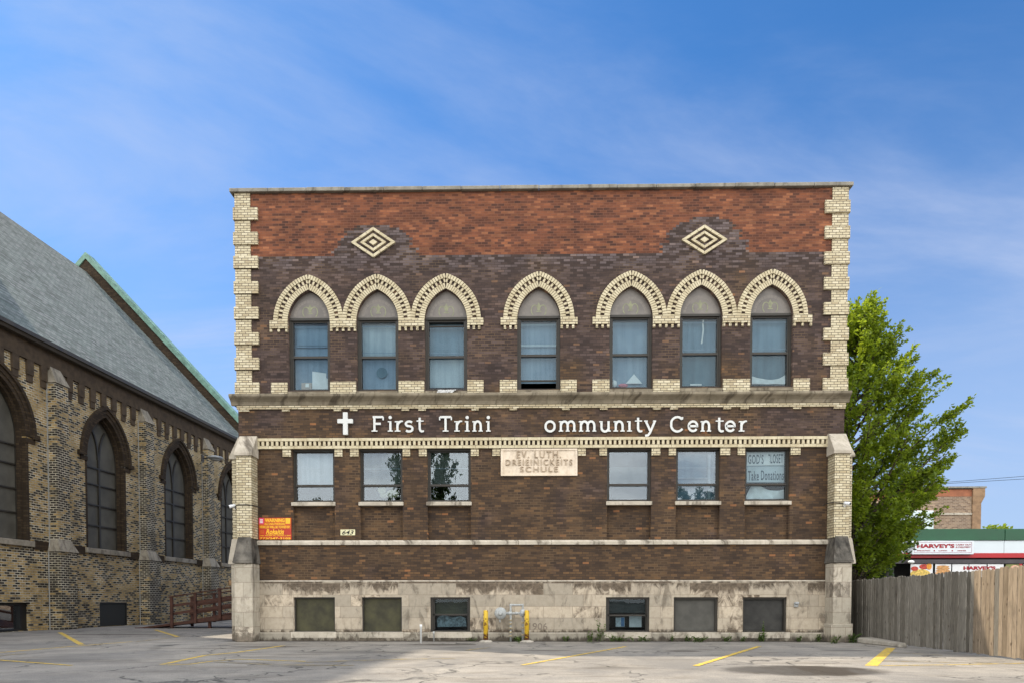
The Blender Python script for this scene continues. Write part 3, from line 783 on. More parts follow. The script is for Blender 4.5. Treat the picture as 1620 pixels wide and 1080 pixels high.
# basement windows
for k, (u0, u1) in enumerate(lowg):
    b = MB(); fw = .045 if k in (0, 1) else .07
    bar(b, u0, u0+fw, Z_LB, Z_LT, .05, .3); bar(b, u1-fw, u1, Z_LB, Z_LT, .05, .3); bar(b, u0+fw, u1-fw, Z_LT-fw, Z_LT, .05, .3); bar(b, u0+fw, u1-fw, Z_LB, Z_LB+fw*.7, .06, .3)
    if k in (2, 3): 
        zm = (Z_LB+Z_LT)/2 + (.0 if k == 2 else -.02); bar(b, u0+fw, u1-fw, zm-.025, zm+.025, .1, .2)
        bar(b, u0+fw, u0+fw+.05, Z_LB+fw, Z_LT-fw, .1, .25); bar(b, u1-fw-.03, u1-fw, Z_LB+fw, Z_LT-fw, .1, .25)
    w = b.build('window', M_FRAME, B)
    if k in (0, 1):
        p = MB(); p.box(u0+fw, u1-fw, .12, .14, Z_LB+.03, Z_LT-fw); p.build('board', M_OLIVE, w)
    elif k in (2, 3):
        p = MB(); p.box(u0+fw, u1-fw, .205, .211, Z_LB+.05, Z_LT-fw); p.build('pane', M_GLASS_LOW, w)
        p = MB(); p.box(u0, u1, .36, .37, (zm if k == 2 else Z_LT-.5), Z_LT); p.build('blind', M_OLIVE if k == 2 else M_BL_DARK, w)
    else:
        p = MB(); p.box(u0+fw, u1-fw, .14, .15, Z_LB+.05, Z_LT-fw); p.build('screen', M_SCREEN if k == 4 else M_SCREEN2, w)
    s2 = MB(); s2.box(u0-.04, u1+.04, -.145, .3, .285, Z_LB-.002); s2.box(u0-.06, u1+.06, -.142, -.131, .1, .285); s2.build('sill', M_TRIM, w, .006)

# buttresses at the two corners
def buttress(sg):
    b = MB()
    # front-projecting shaft (X range in the building's frame) and the one on the return
    if sg < 0:
        x0, x1 = fx(373.9, .5, 760), fx(397.6, .5, 760); xs0, xs1 = fx(366.4, 0, 790)+.0, XL
    else:
        x0, x1 = fx(1320.6, .5, 760), fx(1344.2, .5, 760); xs0, xs1 = XR, fx(1348.6, 0, 790)
    zc_t, zc_b = 6.44, fz(717, 829, .5); zl_t = 3.23; zl_b = fz(886, 829, .6)
    b.box(x0, x1, -.5, -.003, zl_t-.02, zc_b-.03); b.box(xs0, xs1, .04, .66, zl_t-.02, zc_b-.03)
    o = b.build('buttress', M_CREAM, B, .006)
    c = MB(); e = .045
    def wedge(xa, xb, y_top, y_bot, yb, zt, zb, lip=.09):
        c.yz([(yb, zb-lip), (y_bot, zb-lip), (y_bot, zb), (y_top, zt), (yb, zt)], xa, xb)
    wedge(x0-e, x1+e, -.14, -.56, -.002, zc_t, zc_b+.06)
    if sg < 0: c.xz([(xs0-.07, zc_b-.03), (xs0-.07, zc_b+.06), (XL-.02, zc_t), (XL, zc_t), (XL, zc_b-.03)], .0, .70)
    else: c.xz([(XR, zc_b-.03), (XR, zc_t), (XR+.02, zc_t), (xs1+.07, zc_b+.06), (xs1+.07, zc_b-.03)], .0, .70)
    c.build('cap_stone', M_TRIM, o, .01)
    c = MB()
    c.hexa([(x0-.07, -.68, zl_b), (x1+.07, -.68, zl_b), (x1+.07, -.002, zl_b), (x0-.07, -.002, zl_b), (x0+.03, -.505, zl_t+.02), (x1-.03, -.505, zl_t+.02), (x1-.03, -.002, zl_t+.02), (x0+.03, -.002, zl_t+.02)])
    c.box(x0-.075, x1+.075, -.69, -.002, zl_b-.07, zl_b-.002)
    c.build('weathering', M_SLOPE, o, .006)
    c = MB()
    if sg < 0: c.xz([(xs0-.13, zl_b-.07), (xs0-.13, zl_b), (xs0-.005, zl_t), (XL, zl_t), (XL, zl_b-.07)], -.01, .70)
    else: c.xz([(XR, zl_b-.07), (XR, zl_t), (xs1+.005, zl_t), (xs1+.13, zl_b), (xs1+.13, zl_b-.07)], -.01, .70)
    c.build('return_cap', M_TRIM, o, .008)
    c = MB()
    c.box(x0-.05, x1+.05, -.62, -.037, .0, zl_b-.075)
    if sg < 0: c.box(xs0-.05, XL-.001, .02, .68, 0, zl_b-.075)
    else: c.box(XR+.001, xs1+.02, .02, .68, 0, zl_b-.075)
    c.build('stone_base', M_BUTT, o, .012)
    c = MB()
    if sg > 0:
        c.box(x0-.13, x1+.07, -.70, -.14, 0, .56); c.box(xs1-.2, xs1+.06, -.03, .7, 0, .56)
    else:
        c.xy([(x0-.07, -.10), (x0-.07, -.58), (x0+.05, -.70), (x1+.02, -.70), (x1+.06, -.66), (x1+.06, -.14)], 0, .30)
    c.build('foot_block', M_BUTT, o, .015)
buttress(-1); buttress(1)

# carved name stone (part of the wall) and date
ns = MB(); u0, u1 = fx(792.3), fx(913.4); z1, z0 = fz(708.3, 850)-.02, fz(752.3, 850)
ns.box(u0, u1, -.04, .02, z0, z1)
for (a0, a1, c0, c1) in [(u0, u1, z1-.06, z1), (u0, u1, z0, z0+.06), (u0, u0+.07, z0+.06, z1-.06), (u1-.07, u1, z0+.06, z1-.06)]: ns.box(a0, a1, -.062, -.041, c0, c1)
nso = ns.build('name_stone', M_PLAQUE, B, .004)
def carve(rows, name, parent, m, depth=.022, bold=.03, y=-.041, sp=1.0):
    b = MB()
    for s_, x0, x1, y0, y1 in rows:
        (a0, c1), (a1, c0) = fac(x0, y0), fac(x1, y1); v, f = text_mesh(s_, a0, a1, c0, c1, y, depth, bold, 0, sp); b.add(v, f)
    return b.build(name, m, parent, fix=False)
carve([('EV. LUTH.', 817.5, 887.5, 713.5, 724), ('DREIEINICKEITS', 800, 905.5, 726.5, 735.5), ('SCHULE', 823, 882.5, 737.8, 746)], 'raised_lettering', nso, M_PLQL, .034, .008, -.041, 1.28)
carve([('1906', 837, 866, 984.5, 995.5)], 'carved_date', B, plain('dark_date_carving', (.19, .155, .12), .9), .004, .012, -.0352)  # figures a darker brown than the stone around them

# white sign letters, one mesh each
def arc(cx, cy, rx, ry, a0, a1, n=10): return [(cx + rx*cos(radians(a0+(a1-a0)*i/n)), cy + ry*sin(radians(a0+(a1-a0)*i/n))) for i in range(n+1)]
XH = .70
GL = {
 'F': ([[(.22, 0), (.22, 1)], [(.0, .97), (.95, .97)], [(.22, .52), (.74, .52)]], [(0, .46, 0), (.88, 1, .88)], [(.97, .99, .76)]),
 'T': ([[(.5, 0), (.5, .95)], [(0, .97), (1, .97)]], [(.28, .72, 0)], [(.02, .97, .76), (.98, .97, .76)]),
 'i': ([[(.5, 0), (.5, XH)]], [(0, 1, 0)], []), 'd': ([[(.5, 0), (.5, XH)]], [(0, 1, 0)], []),
 'r': ([[(.32, 0), (.32, XH)], [(.32, .42)] + arc(.78, .40, .42, .27, 165, 62, 6)], [(0, .68, 0)], []),
 's': ([arc(.52, .52, .38, .16, 35, 270, 9)[:-1] + arc(.50, .19, .40, .18, 88, -145, 10)], [], []),
 't': ([[(.42, .93), (.42, .24)] + arc(.72, .22, .30, .20, 180, 320, 6)], [(0, .95, XH-.035)], []),
 'n': ([[(.2, 0), (.2, XH)], [(.2, .40)] + arc(.51, .40, .30, .28, 170, 0, 8) + [(.81, 0)]], [(0, .40, 0), (.61, 1.0, 0)], []),
 'm': ([[(.12, 0), (.12, XH)], [(.12, .42)] + arc(.32, .42, .19, .26, 170, 0, 7) + [(.51, 0)], [(.51, .42)] + arc(.70, .42, .19, .26, 170, 0, 7) + [(.89, 0)]], [(0, .25, 0), (.40, .62, 0), (.78, 1.0, 0)], []),
 'u': ([[(.18, XH), (.18, .28)] + arc(.49, .27, .31, .26, 180, 360, 8) + [(.80, .30)], [(.80, XH), (.80, 0)]], [(.80, 1.0, 0)], []),
 'o': ([arc(.5, .35, .42, .33, 0, 360, 20)], [], []),
 'y': ([[(.14, XH), (.54, .02)], [(.90, XH), (.50, -.06), (.34, -.24), (.10, -.27)]], [(0, .30, XH-.035), (.74, 1, XH-.035)], []),
 'C': ([arc(.52, .49, .47, .48, 42, 322, 18)], [], [(.89, .80, .97)]),
 'e': ([[(.08, .37), (.92, .37)] + arc(.5, .36, .42, .32, 2, 325, 14)], [], []),
}
sign = thing('wall_sign', 'raised white letters reading First Trini ommunity Center on the brown brick frieze', 'sign', (0, FY, 0))
def letter(ch, p0, p1):
    u0, u1 = fx(p0, 0, 672), fx(p1, 0, 672); pm = (p0+p1)/2
    zb, zt = fac(pm, 682.6)[1], fac(pm, 658.9)[1]
    strokes, serifs, ticks = GL['i' if ch == 'I' else ch]
    hw = .034; b = MB(); k = 0; H = zt - zb
    X = lambda x: u0 + (u1-u0)*x
    Z = lambda y: zb + H*y
    wpx = u1 - u0
    for st in strokes:
        closed = (Vector(st[0])-Vector(st[-1])).length < 1e-4
        P = [Vector((X(min(max(x, hw/wpx), 1-hw/wpx)), Z(y))) for x, y in st]; n = len(P); A, C_ = [], []
        for i in range(n):
            d0 = (P[i]-P[i-1]) if i else ((P[i]-P[-2]) if closed else P[1]-P[0])
            d1 = (P[i+1]-P[i]) if i < n-1 else ((P[1]-P[i]) if closed else P[i]-P[i-1])
            d0 = d0.normalized(); d1 = d1.normalized(); t = (d0+d1).normalized(); nn = Vector((-t.y, t.x)); w = hw/max(.5, sqrt(max(0, (1+d0.dot(d1))/2)))
            A.append(P[i]+nn*w); C_.append(P[i]-nn*w)
        y0 = -.055 - .0012*k; k += 1
        vs = [(p.x, y0, p.y) for p in A] + [(p.x, y0, p.y) for p in C_] + [(p.x, -.02, p.y) for p in A] + [(p.x, -.02, p.y) for p in C_]
        fs = []
        for i in range(n-1): fs += [(i, i+1, n+i+1, n+i), (2*n+i, 3*n+i, 3*n+i+1, 2*n+i+1), (i, 2*n+i, 2*n+i+1, i+1), (n+i, n+i+1, 3*n+i+1, 3*n+i)]
        if not closed: fs += [(0, n, 3*n, 2*n), (n-1, 3*n-1, 4*n-1, 2*n-1)]
        b.add(vs, fs)
    for a0, a1, y in serifs: b.box(X(a0), X(a1), -.062, -.02, Z(y), Z(y)+.036)
    for x, ya, yb in ticks:
        xx = X(min(max(x, .025/wpx), 1-.025/wpx)); za_, zb_ = Z(ya), Z(yb); b.box(xx-.02, xx+.02, -.063, -.02, min(za_, zb_), max(za_, zb_))
    if ch in 'nmrI' or ch == 'i' or ch == 'u':
        b.box(X(0), X(.2 if ch in 'nu' else .12 if ch == 'm' else .4), -.0635, -.02, Z(XH)-.036, Z(XH)-.001)
    if ch == 'i':
        b.lathe((X(.5), -.02, Z(.93)), (0, -1, 0), [(.052, 0), (.052, .06)], 12)
    b.build('letter', M_LETTER, sign)
for q in [('F', 588.6, 608), ('i', 614, 622), ('r', 625, 638), ('s', 640.5, 654.5), ('t', 659.5, 671), ('T', 694.7, 715.6), ('r', 719, 731.5), ('i', 735.5, 743.3), ('n', 747.5, 763.8), ('i', 769, 776.4),
          ('o', 861.4, 878.9), ('m', 883.9, 911.4), ('m', 915.6, 943), ('u', 948, 966), ('n', 970.3, 988), ('I', 991.6, 999.4), ('t', 1004, 1016), ('y', 1018.5, 1037.5),
          ('C', 1059.7, 1081.4), ('e', 1087.5, 1104), ('n', 1107.6, 1124.3), ('t', 1131.6, 1144.6), ('e', 1146.2, 1163), ('r', 1168, 1181)]: letter(*q)
b = MB(); cz = lambda y: fac(547, y)[1]; cxx = lambda x: fac(x, 665)[0]
b.xz([(cxx(543.4), cz(688)), (cxx(550.9), cz(688)), (cxx(550.9), cz(670)), (cxx(559.1), cz(670)), (cxx(559.1), cz(663)), (cxx(550.9), cz(663)), (cxx(550.9), cz(652.4)), (cxx(543.4), cz(652.4)), (cxx(543.4), cz(663)), (cxx(534.6), cz(663)), (cxx(534.6), cz(670)), (cxx(543.4), cz(670))], FY-.09, FY-.003)
o = b.build('white_cross', M_LETTER, None, .01); tag(o, 'plain white Latin cross mounted left of the word First', 'cross')

# small things on the facade ------------------------------------------------
def wtext(b, s, x0, x1, y0, y1, d, bold=.02, shear=0):
    (a0, c1), (a1, c0) = fac(x0, y0), fac(x1, y1); v, f = text_mesh(s, a0, a1, c0, c1, FY-d, .004, bold, shear); b.add(v, f)
M_SIGNRED = plain('sign_red', (.40, .028, .012), .45, .25, 2.0); M_SIGNYEL = plain('sign_yellow', (.78, .44, .02), .45, .1); M_SIGNOR = plain('sign_orange', (.46, .075, .010), .45, .2)
M_SIGNPINK = plain('sign_pink', (.65, .06, .17), .45, .1)
(a0, c1), (a1, c0) = fac(409.6, 818.3), fac(461.4, 853.0)
ws = MB(); ws.box(a0, a1, FY-.03, FY-.004, c0+.01, c1)
wso = ws.build('warning_sign', M_SIGNRED, None, .003); tag(wso, 'red towing warning sign with yellow lettering above the left end of the stone belt', 'sign')
b = MB(); (q0, r1), (q1, r0) = fac(409.9, 835.6), fac(461.1, 818.6); b.box(q0, q1, FY-.0325, FY-.0301, r1, r0); b.build('orange_field', M_SIGNOR, wso)
b = MB()
wtext(b, 'WARNING', 419.6, 451, 819.4, 825.3, .033, .035); wtext(b, 'ALL UNAUTHORIZED', 419, 451.5, 826.6, 829.6, .033, .03); wtext(b, 'VEHICLES WILL BE TOWED BY', 411.2, 459.5, 831, 834.8, .033, .03)
wtext(b, 'Rokaitis', 421.5, 450, 836.4, 843.8, .031, .025, .25); wtext(b, '2740 S. WESTERN AVE. CHICAGO, IL 60608', 411.3, 460.2, 845.4, 847.8, .031, .015); wtext(b, '773/247-3105', 411.5, 460.4, 849.2, 852.4, .031, .03)
x0_, z0_ = fac(422, 844.9); x1_, z1_ = fac(450, 844.3); b.box(x0_, x1_, FY-.034, FY-.03, z0_, z1_)
x0_, z0_ = fac(452.3, 827.6); x1_, z1_ = fac(459.6, 818.9); b.box(x0_, x1_, FY-.036, FY-.0326, z0_, z1_)
b.build('yellow_lettering', M_SIGNYEL, wso, fix=False)
b = MB(); x0_, z0_ = fac(410.6, 828.2); x1_, z1_ = fac(417.8, 818.9); b.box(x0_, x1_, FY-.036, FY-.0326, z0_, z1_); b.build('pink_sticker', M_SIGNPINK, wso)
b = MB(); x0_, z0_ = fac(412, 826.9); x1_, z1_ = fac(416.4, 820.4)
for i in range(3): b.box(x0_, x1_, FY-.039, FY-.0361, z0_+(z1_-z0_)*(i/3+.05), z0_+(z1_-z0_)*(i/3+.26))
b.build('sticker_print', M_WHITE, wso)
b = MB(); x0_, z0_ = fac(411.6, 843.8); x1_, z1_ = fac(418.6, 837.4); b.box(x0_, x1_, FY-.034, FY-.0301, z0_, z1_); b.build('orange_emblem', M_SIGNOR, wso)

b = MB(); (a0, c1), (a1, c0) = fac(538.8, 836.8), fac(562, 845.9); b.box(a0, a1, FY-.02, FY-.003, c0, c1)
hn = b.build('house_number_plate', plain('cream_plate', (.62, .58, .36), .5, .1), None, .002); tag(hn, 'small cream plate with the black house number 643', 'sign')
b = MB(); wtext(b, '643', 541.5, 559.8, 838, 844.8, .021, .012, .3); b.build('number', M_BLACK, hn, fix=False)

# security cameras with their cable
M_CAMW = plain('camera_white', (.66, .67, .68), .4, .08); M_CABLE = plain('black_cable', (.02, .02, .02), .6, .2)
def seccam(px, py, d, label, cable, dirv):
    x, z = fac(px, py, d); t = thing('security_camera', label, 'camera', (x, FY-d, z))
    dv = Vector(dirv).normalized(); b = MB(); b.smooth = True
    b.lathe(-dv*.06, dv, [(.0, 0), (.05, .004), (.055, .02), (.055, .19), (.045, .2), (.0, .2)], 14); b.build('camera_body', M_CAMW, t)
    b = MB(); b.lathe(dv*.141, dv, [(.038, 0), (.03, .004), (.001, .006)], 12); b.build('lens', M_BLACK, t)
    b = MB(); sgn = 1 if px < 800 else -1
    b.tube([(0, .0, -.03), (.02*sgn, .04, -.09), (.03*sgn, .10, -.06)], .015, 8); b.build('bracket', M_CAMW, t)
    b = MB(); pts = [Vector((fac(a_, b_, e_)[0], FY-e_, fac(a_, b_, e_)[1])) - t.location for a_, b_, e_ in cable]; b.tube(pts, .014, 6); b.build('cable', M_CABLE, t)
seccam(369.5, 799.5, .30, 'white bullet camera on the left corner buttress, cable looping to the wall', [(374, 805.5, .40), (371.5, 801, .46), (376, 797.5, .53), (390, 797.2, .53), (399, 798.3, .53), (405, 799.5, .22), (413.5, 802.8, .02)], (-.75, -.55, -.25))
seccam(1338.5, 795.5, .60, 'white bullet camera on the right corner buttress, cable running straight to the wall', [(1335, 795.0, .54), (1322, 794.2, .53), (1313, 794.6, .30), (1305, 796.5, .03), (1302, 799.2, .015)], (.45, -.8, -.2))
# gas-meter regulator and pipes
M_GPIPE = plain('pale_grey_pipe_paint', (.33, .34, .33), .5, .22, 9); M_RUST = plain('yellowed_joint', (.30, .25, .16), .8, .4, 12)
gx, gz = fac(791.8, 969.3, .35); gm = thing('gas_meter', 'pale grey gas regulator and pipes standing between the two yellow bollards', 'gas meter', (gx, FY-.35, 0))
b = MB(); b.smooth = True
b.lathe((0, .10, gz), (0, -1, 0), [(.10, 0), (.18, .02), (.19, .04), (.19, .055), (.17, .07), (.17, .085), (.19, .1), (.19, .115), (.165, .14), (.10, .17), (.06, .18), (.055, .235), (.035, .24), (.001, .24)], 28)
b.lathe((-.02, .02, gz-.19), (0, 0, -1), [(.02, 0), (.025, .03), (.025, .09)], 10)
b.build('regulator', M_GPIPE, gm)
X_ = lambda p: fac(p, 969, .35)[0]-gx
Zg = lambda p: fz(p, 820, .35)
b = MB(); b.smooth = True
b.tube([(.17, 0, gz), (X_(826.5), 0, gz)], .035, 12)
b.lathe((X_(803), 0, gz), (1, 0, 0), [(.05, 0), (.055, .02), (.05, .04)], 12); b.lathe((X_(806), 0, gz), (1, 0, 0), [(.055, -.03), (.06, 0), (.06, .06), (.055, .08)], 12); b.lathe((X_(815), 0, gz), (1, 0, 0), [(.045, 0), (.05, .01), (.05, .07), (.045, .08)], 12)
b.tube([(X_(807.8), 0, 0), (X_(807.8), 0, Zg(957)), (X_(808.6), 0, Zg(956)), (X_(826), 0, Zg(956)), (X_(827), 0, Zg(957)), (X_(827), 0, 0)], .03, 12)
for p in (808, 826.6): b.ball((X_(p), 0, Zg(956.4)), .046)
b.build('pipe', M_GPIPE, gm)
b = MB(); b.smooth = True
b.lathe((X_(827), 0, gz-.10), (0, 0, 1), [(.05, 0), (.09, .02), (.10, .08), (.10, .14), (.07, .2), (.05, .22)], 14); b.lathe((X_(827), -.02, gz+.01), (0, -1, 0), [(.075, 0), (.075, .07), (.03, .09)], 14)
b.build('valve', plain('grey_valve', (.36, .38, .39), .5, .3, 12), gm)
b = MB(); b.smooth = True
for zz in (.15, .26, .38, .52, .63): b.lathe((X_(807.8), 0, zz), (0, 0, 1), [(.033, 0), (.043, .01), (.043, .05), (.033, .06)], 10)
for zz in (.18, .40, .56): b.lathe((X_(827), 0, zz), (0, 0, 1), [(.033, 0), (.043, .01), (.043, .05), (.033, .06)], 10)
b.build('coupling', M_RUST, gm)
b = MB(); b.smooth = True; b.lathe((X_(807.8), -.02, .42), (0, -1, 0), [(.03, 0), (.03, .05), (.018, .06)], 8); b.box(X_(807.8)-.07, X_(807.8)+.07, -.10, -.08, .41, .435); b.build('shut_off_handle', M_RUST, gm)

# bollards
def mat_bollard():
    g = G('chipped_yellow_bollard_paint'); x, y, z = g.xyz(g.co())
    n = g.noise(sc=9, detail=7, rough=.65); low = g.mr(z, .38, .0)
    r = g.mr(g.math('ADD', n, g.math('MULTIPLY', low, .26)), .53, .62)
    col = g.mix(g.mr(g.noise(sc=3), .3, .7), (.58, .36, .02), (.66, .45, .05)); col = g.mix(r, col, (.12, .045, .015))
    return g.fin(col, .55, .35)
M_BOLL = mat_bollard(); M_CONC = plain('rough_concrete', (.34, .31, .26), .95, .25, 8, bump=.4)
for (px, lab) in [(768.5, 'left of the two rusty yellow bollards, nearest the regulator dial'), (833.4, 'right of the two yellow bollards, in front of the carved date')]:
    p = gnd(px, 1014.6); t = thing('bollard', lab, 'bollard', (p.x, p.y, 0), 0, 'yellow bollards guarding the gas meter')
    b = MB(); b.smooth = True; b.lathe((0, 0, 0), (0, 0, 1), [(.072, 0), (.072, .955), (.066, .975), (.001, .98)], 18); b.build('post', M_BOLL, t)
    b = MB(); b.smooth = True; b.ball((0, 0, .0), .22, 1, 1, .30, 14, 8, .06); b.build('concrete_footing', M_CONC, t)
# standpipes
for px, yt, yb, r, m, lab in [(666, 987, 1016.5, .03, M_WHITE, 'white plastic vent pipe standing before the wall between two basement windows'), (686.3, 998, 1013.6, .025, plain('grey_pvc', (.36, .36, .34), .6), 'short thin grey pipe beside the taller white pipe')]:
    p = gnd(px, yb); b = MB(); b.smooth = True; h = at(px, yt, p.y).z
    b.lathe((p.x, p.y, -.02), (0, 0, 1), [(r, 0), (r, h-.06), (r*1.25, h-.055), (r*1.25, h+.02), (r*.8, h+.02), (r*.8, h-.05)], 14)
    o = b.build('vent_pipe', m); tag(o, lab, 'pipe')
# outlet box
x, z = fac(1259.2, 955, .05); ob = thing('outlet_box', 'small grey electrical box on the pale stone base near the right corner', 'electrical box', (x, FY-.035, z))
b = MB(); b.box(-.06, .06, -.07, 0, -.09, .07); b.build('box_body', M_GPIPE, ob, .012)
b = MB(); b.box(-.065, .065, -.12, -.071, .0, .075); b.build('box_cover', plain('dull_aluminium', (.30, .31, .31), .4, .15), ob, .015)

# things seen in the windows -----------------------------------------------
def wz(py, px): return fac(px, py, -.28)[1]
def wx(px, py=600): return fac(px, py, -.28)[0]
def sheet(name, lab, cat, pts, y, m, group=None, thick=.004):
    b = MB(); b.xz([(fac(a_, b_, -y)[0], fac(a_, b_, -y)[1]) for a_, b_ in pts], FY+y, FY+y+thick); o = b.build(name, m); return tag(o, lab, cat, group)
sheet('paper_stack', 'white papers propped inside the leftmost upper window', 'papers', [(494, 615), (519, 615), (519, 599), (516, 597), (516, 590), (494, 587)], .30, M_PAPER)
b = MB(); x0, z0 = fac(477, 614, -.28); x1, z1 = fac(493, 605, -.28); b.box(x0, x1, FY+.27, FY+.33, z0-.03, z1)
o = b.build('cardboard_box', plain('pinkish_cardboard', (.42, .36, .32), .8, .1), None, .004); tag(o, 'small pale box on the sill inside the leftmost upper window', 'box')
b = MB(); x0, z0 = fac(483, 611.5, -.25); x1, z1 = fac(488.5, 605.8, -.25); b.box(x0, x1, FY+.265, FY+.2695, z0, z1); b.build('box_label', M_WHITE, o)
def cloth(name, lab, px0, px1, top, bot, y, amp, folds, m, seed=1):
    rnd = random.Random(seed); b = MB(); b.smooth = True; nx, nz = 44, 16
    ph = [rnd.uniform(0, 6) for _ in range(4)]
    vs = []
    for j in range(nz+1):
        v = j / nz
        for i in range(nx+1):
            u = i / nx; px = px0 + (px1-px0)*u; py = top(u) + (bot(u)-top(u))*v
            X, Z = fac(px, py, -y)
            d = amp*(sin(folds*u*6.28 + ph[0] + 2.2*v + 1.3*sin(3*u+ph[1])) + .5*sin(folds*2.3*u*6.28 + ph[2] - 3*v))
            vs.append((X, FY + y + d, Z))
    b.add(vs, [(j*(nx+1)+i, j*(nx+1)+i+1, (j+1)*(nx+1)+i+1, (j+1)*(nx+1)+i) for j in range(nz) for i in range(nx)])
    o = b.build(name, m, None, fix=False)
    sm = o.modifiers.new('thick', 'SOLIDIFY'); sm.thickness = .004
    return tag(o, lab, 'cloth')
cloth('white_cloth', 'crumpled white cloth inside the rightmost upper window', 1188, 1247, lambda u: 594+6*sin(u*3.1)-9*max(0, u-.75)*4*.5, lambda u: 607, .29, .012, 2.2, M_CLOTH, 3)
sheet('paper_cone', 'pale triangular paper standing in the fifth upper window', 'paper', [(990, 606), (1016, 606), (1003, 591)], .30, M_PAPER)
b = MB(); b.smooth = True; x, z = fac(986, 609, -.27); b.ball((x, FY+.285, z), .10, 1.5, .45, .62, 16, 10, .08); o = b.build('plush_toy', M_PINK); tag(o, 'pink plush toy lying on the sill of the fifth upper window', 'toy')
b = MB(); b.smooth = True; x, z = fac(972, 606, -.27); b.ball((x, FY+.285, z), .12, .7, .4, .9, 14, 10, .05); o = b.build('plush_toy', M_CLOTH); tag(o, 'white plush toy beside the pink one in the fifth upper window', 'toy')
b = MB(); pts = [(1112.8, 505.5), (1112, 512), (1112.6, 522), (1111.4, 532), (1110.3, 541), (1109.8, 543.5)]
for (a_, b_), (c_, d_) in zip(pts[:-1], pts[1:]):
    (x0, z0), (x1, z1) = fac(a_, b_, -.26), fac(c_, d_, -.26); b.xz([(x0-.022, z0), (x0+.022, z0), (x1+.022, z1), (x1-.022, z1)], FY+.258, FY+.264)
o = b.build('white_strip', M_CLOTH); tag(o, 'long white strip of cloth hanging in the sixth upper window', 'cloth')
sheet('paper_scrap', 'small white paper lying low in the sixth upper window', 'paper', [(1092, 609), (1110, 609), (1110, 606.6), (1092, 606.8)], .29, M_PAPER)
# towel hanging over the sill of the third window
b = MB(); b.smooth = True; rnd = random.Random(5); nx, nz = 22, 8; vs = []
for j in range(nz+1):
    v = j/nz
    for i in range(nx+1):
        u = i/nx; px = 691.5 + 29*u + 1.2*sin(v*4); drop = (8.5 - 7*abs(u-.35)**1.1*1.3 + 1.2*sin(u*17)); py = 615.2 + drop*v
        d = .06 + .02*v + .018*sin(u*21+v*2) + .012*sin(u*47)
        X, Z = fac(px, py, d); vs.append((X, FY-d if v > 0 else FY+.02, Z))
b.add(vs, [(j*(nx+1)+i, j*(nx+1)+i+1, (j+1)*(nx+1)+i+1, (j+1)*(nx+1)+i) for j in range(nz) for i in range(nx)])
o = b.build('towel', plain('patterned_grey_cloth', (.46, .46, .45), .9, .35, 22), None, fix=False); sm = o.modifiers.new('thick', 'SOLIDIFY'); sm.thickness = .006
tag(o, 'pale patterned towel draped over the sill of the third upper window', 'towel')
b = MB(); b.smooth = True
x, z = fac(604, 774.5, -.27); b.ball((x, FY+.30, z), .15, .9, .4, .9, 16, 10, .04); x2, z2 = fac(621, 780.5, -.27); b.ball((x2, FY+.295, z2), .19, 1.15, .4, .75, 18, 10, .04); b.ball((fac(608, 783, -.27)[0], FY+.30, fac(608, 783, -.27)[1]), .12, 1.3, .4, .7, 14, 8, .04)
o = b.build('plush_toy', M_PLUSH); tag(o, 'yellowish stuffed toy behind the second window of the middle row', 'toy')
# hand-lettered posters in the last middle window
def poster(lab, pts, txts, m):
    o = sheet('paper_poster', lab, 'poster', pts, .30, m)
    b = MB()
    for s_, x0, x1, y0, y1 in txts:
        (a0, c1), (a1, c0) = fac(x0, y0, -.295), fac(x1, y1, -.295); v, f = text_mesh(s_, a0, a1, c0, c1, FY+.2985, .003, .014, 0, 1.12); b.add(v, f)
    b.build('lettering', M_INK, o, fix=False); return o
poster("hand-lettered paper poster reading GOD'S CLOSET in the rightmost middle window", [(1181.5, 736), (1245.5, 735.2), (1246, 713), (1181.8, 713)], [("GOD'S", 1183.5, 1208, 718, 733), ('CLOSET', 1214, 1239, 717.4, 732)], M_PAPER)
poster('hand-lettered paper poster reading Take Donations in the rightmost middle window', [(1181.3, 762), (1245.3, 762), (1245.6, 736.4), (1181.5, 737)], [('Take', 1183.3, 1200.6, 744, 759.5), ('Donations', 1204, 1240, 743.2, 758.6)], plain('greyer_paper', (.48, .53, .55), .8, .1, 3))
sheet('paper_flap', 'bright white torn paper flap between the words of the upper poster', 'paper', [(1207.6, 734.4), (1218.5, 734.6), (1214.5, 713.8)], .286, M_WHITE)
cloth('white_drape', 'draped white sheet bunched in the lower pane under the posters', 1181, 1245.5, lambda u: 768.5+ (7*sin((u-.35)*4.2) if u > .35 else 0) + (1-min(1, u*9))*16, lambda u: 789-5*max(0, u-.62), .31, .035, 1.7, M_CLOTH, 8)
# basement window contents
sheet('plastic_sheet', 'torn pale plastic sheet behind the third basement window', 'plastic sheet', [(692, 991), (738, 990), (737, 977), (728, 973.5), (716, 976), (704, 972), (695, 974), (691, 979)], .30, plain('milky_plastic', (.10, .135, .15), .4, .7, 14))
o = sheet('white_carton', 'white carton standing behind the fourth basement window', 'carton', [(995.5, 991), (1015, 991), (1015, 972.5), (995.5, 972.8)], .28, plain('carton_white', (.36, .37, .37), .8, .1))
o = sheet('juice_carton', 'narrow pale and blue carton beside the white carton in a basement window', 'carton', [(974, 990.5), (988, 990.5), (988, 975.5), (974, 976)], .29, plain('carton_grey', (.30, .34, .36), .8, .3, 9))
b = MB(); x0, z0 = fac(982.5, 990, -.285); x1, z1 = fac(987.5, 976, -.285); b.box(x0, x1, FY+.282, FY+.2885, z0, z1); b.build('blue_side', plain('carton_blue', (.04, .12, .25), .6, .2), o)

